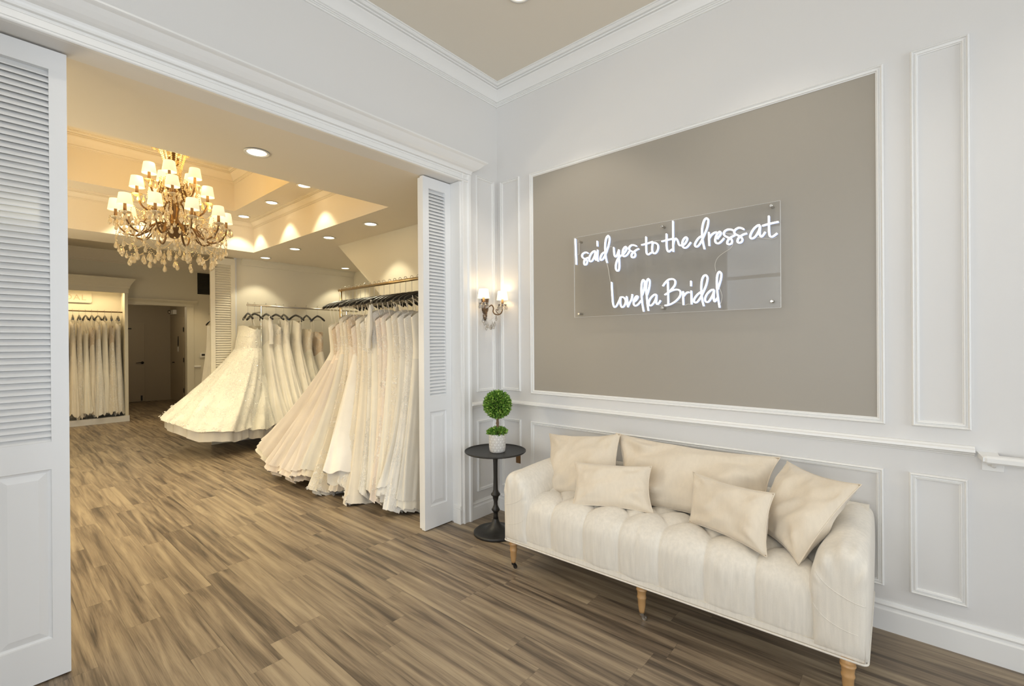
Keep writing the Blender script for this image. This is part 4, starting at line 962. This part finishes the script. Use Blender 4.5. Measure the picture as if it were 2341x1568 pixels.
    if over:      # loose sheer top layer
        loops = [[surf(2*PI*i/n, sw+.06+(1-sw-.10)*j/30, 1.015+.04*j/30+.012*math.sin(i*.9+j*.15)*j/30, zt, zh) for i in range(n)] for j in range(31)]
        G().loft(loops).obj('overskirt', GM[over], t, smooth=True, recalc=False)
    sd = (1, 0) if axis == 'x' else (0, 1); tw = top[0]
    if straps:
        for s in (-1, 1):
            for e in (-.012, .012):
                p0 = Vector((sd[0]*s*tw*.8+sd[1]*e*1.6, sd[1]*s*tw*.8+sd[0]*e*1.6, -.005)); p1 = Vector((sd[0]*s*.14, sd[1]*s*.14, neck-.040))
                if e > 0: g = G(); g.tube([p0, (p0+p1)/2+Vector((0, 0, -.005)), p1], .0032 if not sleeve else .009, 6); g.obj('strap', M['strap'], t, smooth=True)
    if sleeve:      # soft empty sleeves hanging open from the shoulders
        for s in (-1, 1):
            L_ = .13 if sleeve == 1 else .34; loops = []
            for q in range(15):
                f = q/14; cx_ = s*(tw*.8+(.012 if sleeve == 1 else .02)+.03*f); z = .05*(1-f)-.01-L_*f; w_ = .014+.014*math.sin(PI*min(.8, f+.08))+.008*f
                loop = []
                for k in range(20):
                    a = 2*PI*k/20; r = w_*(1+.35*mnoise.noise(Vector((math.cos(a)*1.8, math.sin(a)*1.8, f*4))+nv)+.10*math.sin(5*a+f*5))
                    u_, v_ = cx_+r*.62*math.cos(a), r*1.0*math.sin(a)
                    loop.append((u_, v_, z) if axis == 'x' else (v_, u_, z))
                loops.append(loop)
            G().loft(loops).obj('sleeve', GM['veil' if sleeve == 2 else bm_], t, smooth=True, recalc=False)
    def on(a, s, off):
        p = surf(a, s, 1, zt, zh, off); q = surf(a+.03, s, 1, zt, zh, off); r = surf(a, min(1, s+.02), 1, zt, zh, off)
        u = (q-p).normalized(); v = (r-p).normalized(); nn_ = u.cross(v).normalized(); return p, u, v, nn_
    if lace:      # appliqued flowers in little trailing sprays
        g = G(); i = 0
        while i < lace:
            a = rr.uniform(0, 2*PI); zone = rr.random()
            s = sw*rr.random()*1.25 if zone < .38 else (1-abs(rr.gauss(0, .03)) if zone < .62 else sw+(1-sw)*rr.random()**1.25)
            da, ds = rr.uniform(-.05, .05), rr.uniform(.006, .016)*rr.choice((-1, 1, 1))
            for m_ in range(rr.randint(3, 8)):
                i += 1; a += da+rr.uniform(-.03, .03); s = clamp(s+ds, .01, .995); p, u, v, nn_ = on(a, s, .003); rad = rr.uniform(.007, .017); th0 = rr.random()*6
                vs = [p+nn_*.004]
                for q in range(10):
                    th = th0+2*PI*q/10; r = rad if q % 2 == 0 else rad*.45; vs.append(p+u*math.cos(th)*r+v*math.sin(th)*r+nn_*(.004 if q % 2 == 0 else 0))
                g.add(vs, [(0, 1+q, 1+(q+1) % 10) for q in range(10)])
        g.obj('lace_applique', M['petal'], t, recalc=False)['kind'] = 'stuff'
    if seq:
        g = G()
        for i in range(seq):
            a = rr.uniform(0, 2*PI); s = clamp(rr.gauss(.6, .28), .12, .98); p, u, v, nn_ = on(a, s, .004); r = rr.uniform(.003, .0062); tl = nn_*rr.uniform(-.6, .6)*r; tk = nn_*rr.uniform(-.6, .6)*r
            g.add([p+u*r+tl, p+v*r+tk, p-u*r-tl, p-v*r-tk], [(0, 1, 2, 3)])
        g.obj('sequins', M['sequin'], t, recalc=False)['kind'] = 'stuff'
    return t
RB = 1.917; RY = -.305
GL1 = 'gowns on the front rack'
H = lambda s: 'black hanger on the front rail carrying the ' + s
# x, hem dx (relative), dy, half-x, half-y, hem z, ...
rows1 = [
 (-1.90, dict(hem=(-0.72, -0.1, 0.42, 0.42, 0.16), tilt=(-.16, .03), under=('bveil', .05), folds=8, amp=.13, neck=0.215, mid=1.1, over="bveil"), 'ivory', 'ivory tulle ball gown sweeping out at the far left end of the front rack', 'farthest ivory tulle gown'),
 (-1.83, dict(hem=(-0.4, -0.12, 0.36, 0.47, 0.12), tilt=(-.04, .02), under=('bveil', .05), folds=9, amp=.12, neck=0.245, mid=1.15, over="bveil"), ('blush', 'tanlace'), 'full pale blush tulle ball gown, second from the far left end of the front rack', 'second farthest blush gown'),
 (-1.76, dict(hem=(-0.12, -0.13, 0.3, 0.48, 0.1), under=('bveil', .06), folds=11, amp=.12, neck=0.205, mid=1.2, over="bveil", lace=300), ('blush', 'blace'), 'blush tulle gown with lace flowers on its bodice, beside the full ball gowns', 'blush gown with lace flowers'),
 (-1.69, dict(hem=(0.06, -0.1, 0.17, 0.44, 0.15), folds=7, amp=.12, neck=0.145, mid=1.3, over="veil", lace=300), ('champ', 'ivlace'), 'slim champagne tulle gown hanging tight against the blush lace-bodice gown', 'slim champagne tulle gown'),
 (-1.62, dict(hem=(0.16, -0.12, 0.13, 0.43, 0.06), folds=6, amp=.14, neck=0.175, mid=1.5, lace=420, under=('veil', .06)), 'ivlace', 'ivory lace gown with a scalloped lace hem trailing near the floor', 'ivory scalloped-hem gown'),
 (-1.55, dict(hem=(0.22, -0.1, 0.11, 0.327, 0.03), folds=6, amp=.10, neck=0.155, mid=1.8, lace=360), ('nude', 'tanlace'), 'narrow nude gown with tan lace bodice left of the white satin skirt', 'nude and tan lace gown'),
 (-1.47, dict(hem=(0.27, -0.2, 0.14, 0.36, 0.24), folds=4, amp=.08, neck=0.235, mid=1, straps=True, under=('veil', .11)), ('white', 'blace'), 'gown with smooth plain white satin skirt, the brightest on the front rack', 'white satin gown'),
 (-1.39, dict(hem=(0.3, -0.12, 0.1, 0.344, 0.14), folds=6, amp=.12, neck=0.165, mid=1.6, lace=300), 'ivlace', 'ivory lace gown with beaded vertical edge right of the white satin skirt', 'beaded ivory lace gown'),
 (-1.31, dict(hem=(0.3, -0.1, 0.11, 0.361, 0.02), folds=7, amp=.12, neck=0.195, mid=1.4, lace=420, under=('veil', .03)), ('champ', 'wlace'), 'champagne gown with white lace bodice near the middle of the front rack', 'champagne and white lace gown'),
 (-1.23, dict(hem=(0.28, -0.08, 0.1, 0.304, 0.09), folds=6, amp=.10, neck=0.145, mid=2, lace=380), 'wlace', 'white floral lace gown just left of the long-sleeved lace gown', 'white floral lace gown'),
 (-1.15, dict(hem=(0.28, -0.08, 0.09, 0.304, 0.13), folds=5, amp=.09, neck=0.125, mid=1.5, sleeve=2, lace=360), ('ivory', 'wlace'), 'long-sleeved sheer lace gown hanging highest on the front rack', 'long-sleeved lace gown'),
 (-1.06, dict(hem=(0.25, -0.09, 0.12, 0.274, 0.11), folds=4, amp=.08, neck=0.175, mid=1.9, lace=300), ('nude', 'blace'), 'smooth nude blush trumpet gown with lace scallops at hips and hem', 'nude trumpet gown'),
 (-.98, dict(hem=(0.22, -0.09, 0.1, 0.304, 0.07), folds=6, amp=.10, neck=0.155, mid=1.6, lace=360), 'blace', 'blush gown with swirling raised lace down the side of the bodice', 'swirling lace gown'),
 (-.90, dict(hem=(0.18, -0.08, 0.09, 0.289, 0.17), folds=5, amp=.10, neck=0.185, mid=1.3, under=('veil', .05)), 'ivory', 'plain ivory crepe gown between two lace gowns near the louvred door', 'plain ivory crepe gown'),
 (-.82, dict(hem=(0.15, -0.08, 0.1, 0.304, 0.1), folds=6, amp=.12, neck=0.145, mid=1.8, lace=420), 'ivlace', 'ivory gown edged with a narrow beaded lace ribbon from top to hem', 'ribbon-edged ivory gown'),
 (-.73, dict(hem=(0.1, -0.08, 0.12, 0.319, 0.13), folds=8, amp=.15, neck=0.165, mid=2.2, over="veil", lace=260, under=('veil', .06)), ('veil', 'wlace'), 'white tulle gown with frilled layered hem, second from the louvred door', 'frilled white tulle gown'),
 (-.64, dict(hem=(0.08, -0.07, 0.1, 0.304, 0.05), folds=7, amp=.14, neck=0.175, mid=1.6, lace=420), 'wlace', 'white gown with small beads and ruffled hem touching the louvred door', 'beaded ruffled white gown'),
 (-.54, dict(hem=(0.04, -0.05, 0.1, 0.274, 0.05), folds=6, amp=.14, neck=0.165, mid=1.4, over="veil", under=('veil', .03)), 'ivory', 'ivory chiffon gown at the near end of the front rack, behind the louvred door', 'nearest ivory chiffon gown'),
]
for i, (x, kw, gm, lb, hl) in enumerate(rows1):
    gown((x, RY, RB), 'y', lb, GL1, H(hl), gm, seed=11+i, **kw)
def rail(name, label, p0, p1, posts, m, r=.012, brk=None):
    p0, p1 = Vector(p0), Vector(p1); t = thing(name, label, 'clothes rack', p0)
    G().tube([(0, 0, 0), p1-p0], r, 14).obj('rail', m, t, smooth=True)
    for q in posts:
        q = Vector(q); G().tube([Vector((q.x, q.y, 0))-Vector((p0.x, p0.y, p0.z)), q-p0], r*.9, 12).obj('post', m, t, smooth=True)
        G().lathe([(.03, 0), (.03, .004), (.014, .008)], 18, (q.x-p0.x, q.y-p0.y, -p0.z)).obj('foot', m, t, smooth=True)
    return t
rail('clothes_rack', 'long brass-toned garment rail full of gowns beside the right louvred door', (-1.96, RY, RB-.014), (-.24, RY, RB-.014), [(-.30, RY, RB-.014), (-1.93, RY+.0, RB-.014)], M['gold_rod'], .0145)
r2 = rail('clothes_rack', 'silver garment rail with white gowns against the back alcove wall', (-4.3, -.37, 1.886), (-4.3, 1.32, 1.872), [(-4.3, -.185, 1.886), (-4.3, 1.1, 1.874)], M['nickel'], .0125)
g = G(); g.tube([(0, .185, -.09), (-.29, .185, -.09)], .009, 10); g.obj('wall_bracket', M['nickel'], r2, smooth=True)
GL2 = 'gowns on the back alcove rack'; H2 = lambda s: 'black hanger on the silver rail carrying the ' + s
rows2 = [
 (-.355, dict(hem=(.02, -.42, .68, .48, .40), tilt=(-.09, -.02), under=('veil', .13), folds=8, amp=.17, neck=.17, top=(.24, .09), waist=(.24, .14), seq=2600, lace=1100, mid=.95), 'cream', 'sparkling cream sequinned ball gown with off-shoulder neckline at the end of the back rack', 'sparkling ball gown'),
 (-.27, dict(hem=(.05, -.12, .62, .30, .28), under=('veil', .12), folds=9, amp=.12, neck=.17, seq=250, lace=300, top=(.17, .05)), 'cream', 'cream lace gown tucked right behind the sparkling ball gown', 'tucked cream lace gown'),
 (-.12, dict(hem=(.10, .0, .5, .2, .26), folds=8, amp=.12, neck=.07, sleeve=2, top=(.15, .05)), ('ivory', 'veil'), 'sheer long-sleeved ivory gown on the back rack beside the silver post', 'sheer long-sleeved gown'),
 (.01, dict(hem=(.15, .02, .5, .18, .22), folds=8, amp=.12, neck=.13, lace=300), ('ivory', 'ivlace'), 'ruffle-necked ivory gown just right of the silver post', 'ruffle-necked gown'),
 (.12, dict(hem=(.15, .02, .5, .18, .22), folds=8, amp=.12, neck=.06, lace=360), 'ivory', 'high-necked cream gown in the middle of the back rack', 'high-necked cream gown'),
 (.29, dict(hem=(.15, .02, .5, .2, .22), folds=8, amp=.12, neck=.08, lace=250), 'ivory', 'white gown with pointed shoulders right of the high-necked one', 'pointed shoulder gown'),
 (.45, dict(hem=(.15, .04, .45, .25, .22), folds=9, amp=.14, neck=.20, lace=500), ('cream', 'champ'), 'strapless champagne gown with ruffled tulle skirt towards the alcove', 'strapless champagne gown'),
 (.62, dict(hem=(.1, .04, .4, .2, .22), folds=8, amp=.12, neck=.24, lace=150), ('ivory', 'tanlace'), 'low-cut tan lace gown at the hidden end of the back rack', 'low-cut tan lace gown'),
]
for i, (y, kw, gm, lb, hl) in enumerate(rows2):
    gown((-4.3, y, 1.905), 'x', lb, GL2, H2(hl), gm, seed=51+i, **kw)
gown((-7.35, .085, 1.93), 'x', 'pale tulle gown hanging alone behind the far louvred door', 'gown by the far wall', 'hanger of the lone gown behind the far louvred door', 'ivory', hem=(.05, -.06, .30, .17, .12), folds=7, seed=77, neck=.10)
# short wall hook the lone gown hangs from
t = thing('coat_hook_rail', 'short metal rail by the far wall holding one pale gown', 'clothes rack', (-7.35, .42, 1.92)); G().tube([(0, .03, -.003), (0, -.37, -.003)], .008, 10).obj('rail', M['nickel'], t, smooth=True)

# ================================================================ LIT DRESS ALCOVE (cabinet)
def cabinet():
    y1, y0, xf, xb = -1.012, -3.0, -8.0, FX+.002
    t = thing('display_wardrobe', 'tall open cream display wardrobe with cornice, lit inside, against the far wall', 'wardrobe', (xf, y1, 0))
    def b(name, x0, x1, ya, yb, z0, z1, m=M['backwall'], **k): return G().box(x0-xf, x1-xf, ya-y1, yb-y1, z0, z1).obj(name, m, t, **k)
    b('side_panel', xb, xf, y1-.045, y1, .1, 2.33); b('side_panel', xb, xf, y0, y0+.045, .1, 2.33)
    b('back_panel', xb, xb+.015, y0+.045, y1-.045, .1, 2.33); b('top_panel', xb, xf, y0, y1, 2.33, 2.36); b('plinth', xb, xf+.01, y0, y1+.01, 0, .1, M['door'])
    b('fascia', xf-.02, xf+.012, y0, y1+.008, 2.27, 2.36)
    pr = [(.012, 2.36), (.02, 2.36), (.03, 2.39), (.03, 2.40), (.05, 2.44), (.08, 2.49), (.085, 2.51), (.095, 2.515), (.095, 2.527), (0, 2.527)]
    loops = [[(p, y0-y1-p, z), (p, p, z), (xb-xf, p, z)] for p, z in pr]
    g = G(); g.loft(loops, closed=False); g.add([(.095, y0-y1, 2.527), (.095, .095, 2.527), (xb-xf, .095, 2.527), (xb-xf, y0-y1, 2.527)], [(0, 1, 2, 3)]); g.obj('cornice', M['backwall'], t, recalc=False)
    G().tube([(-.2, y0-y1+.045, 1.94), (-.2, -.045, 1.94)], .011, 10).obj('rail', M['bronze'], t, smooth=True)
    l = area('wardrobe_strip', (xf-.09, (y0+y1)/2, 2.31), (0, math.radians(-12), 0), .05, 1.7, 17, (1, .76, .42))
    return t
cabinet()
def sign():
    t = thing('wall_plaque', 'cream rounded plaque with raised BRIDAL lettering inside the lit wardrobe', 'sign', (FX+.019, -1.445, 2.188))
    g = G(); y1, y0, z0, z1, r = 0, -1.15, -.095, .095, .03; pts = []
    for cy, cz, a0 in ((y1-r, z1-r, 0), (y0+r, z1-r, 90), (y0+r, z0+r, 180), (y1-r, z0+r, 270)):
        for k in range(6): a = math.radians(a0+90*k/5); pts.append((cy+r*math.cos(a), cz+r*math.sin(a)))
    n = len(pts); g.add([(0, y, z) for y, z in pts]+[(.028, y, z) for y, z in pts], [tuple(range(n)), tuple(range(2*n-1, n-1, -1))]+[(i, (i+1) % n, n+(i+1) % n, n+i) for i in range(n)]); g.obj('board', M['backwall'], t, bevel=.003)
    cu = bpy.data.curves.new('lettering', 'FONT'); cu.body = 'BRIDAL'; cu.size = .135; cu.extrude = .002; cu.align_x = 'RIGHT'; cu.space_character = 1.15
    o = bpy.data.objects.new('lettering', cu); C.objects.link(o); dg = bpy.context.evaluated_depsgraph_get(); me = bpy.data.meshes.new_from_object(o.evaluated_get(dg)); bpy.data.objects.remove(o)
    o = bpy.data.objects.new('lettering', me); C.objects.link(o); me.materials.clear(); me.materials.append(simple('plaque_letters', (.50, .42, .31), .5)); o.parent = t
    o.matrix_local = Matrix(((0, 0, 1, .0295), (1, 0, 0, -.075), (0, 1, 0, -.05), (0, 0, 0, 1)))
sign()
GL3 = 'gowns in the lit wardrobe'
ys3 = [(-1.12, 'wlace', .12, 'slim pale lace gown at the right end of the lit wardrobe'), (-1.21, ('ivlace', 'tanlace'), .16, 'ivory gown with a peach bodice beside the rightmost gown in the wardrobe'), (-1.30, 'ivory', .08, 'straight cream gown with white shoulders in the lit wardrobe'),
       (-1.39, ('wlace', 'ivlace'), .10, 'ruched lace column gown in the lit wardrobe'), (-1.47, ('champ', 'tanlace'), .20, 'champagne gown with tan lace bodice below the plaque end'), (-1.55, 'ivory', .26, 'low-hung smooth cream gown below the plaque'),
       (-1.63, ('ivlace', 'champ'), .13, 'lace-trimmed ivory gown left of the low-hung cream one'), (-1.71, ('champ', 'ivlace'), .11, 'thin champagne gown partly cut off by the near louvred door'), (-1.80, 'ivlace', .12, 'ivory lace gown hidden mostly behind the near louvred door')]
for i, (y, gm, nk, lb) in enumerate(ys3):
    gown((-8.2, y, 1.953), 'x', lb, GL3, 'dark wardrobe hanger holding the '+lb.split(' in the')[0].split(' at the')[0].split(' below')[0].split(' beside')[0].split(' partly')[0].split(' hidden')[0].split(' left of')[0], gm, hem=(.08 if i % 2 else .0, .0, .20, .085, .13+.03*(i % 3)), waist=(.10, .035), top=(.13, .03), folds=5, amp=.14, seed=90+i, neck=nk, drop=.09, lace=140 if i % 2 == 0 else 60)

# ================================================================ SMALL THINGS ON THE FAR WALL
t = thing('thermostat', 'small white thermostat with a dark display on the far wall', 'thermostat', (FX, .235, 1.133)); G().box(0, .025, -.05, .05, -.045, .045).obj('body', M['plastic'], t, bevel=.005); G().box(.025, .027, -.022, .035, -.012, .028).obj('display', M['vent'], t)
t = thing('wall_vent', 'dark rectangular vent high on the far wall left of the louvred door', 'vent', (FX, .30, 2.59))
g = G(); g.box(0, .012, -.145, .145, -.215, .215); g.obj('backing', M['vent'], t); g = G()
for k in range(14): z = -.20+.03*k; g.add([(.012, -.135, z), (.02, -.135, z-.012), (.02, .135, z-.012), (.012, .135, z)], [(0, 1, 2, 3)])
g.obj('slats', M['vent'], t, solid=.002)
t = thing('emergency_light', 'grey emergency light unit with a round lamp high in the dark corridor', 'emergency light', (-10.9, SY-.001, 2.14)); G().box(-.14, .14, -.07, 0, -.06, .05).obj('housing', M['plastic'], t, bevel=.01)
for x in (-.10,): g = G().lathe([(.04, 0), (.045, .03), (.035, .05)], 16); g.v = [(x+a, -.07-c, -.0+b) for a, b, c in g.v]; g.obj('lamp', M['nickel'], t, smooth=True)
t = thing('hanging_tag', 'white card on a dark cord hanging on the corridor side door', 'tag', (-10.5, SY-.037, 1.55)); G().tube([(-.02, 0, .0), (-.03, -.004, -.15), (0, -.006, -.25), (.03, -.004, -.15), (.02, 0, 0)], .005, 6).obj('cord', M['iron'], t); G().box(-.05, .05, -.008, -.003, -.36, -.24).obj('card', M['plastic'], t)
for x, y in ((-1.7, -3.2), (-3.3, -3.2)): point('side_fill', (x, y, 1.5), 32, (1, .88, .66), .15)  # unseen fill lights added to brighten the soffit, no fixtures modelled
point('corridor_glow', (-9.6, -.6, 2.1), 9, (1, .82, .55), .1)
spot('far_beam', (-7.9, .1, 3.0), 30, WARM, 60, .5)
# writable check of hidden state: none
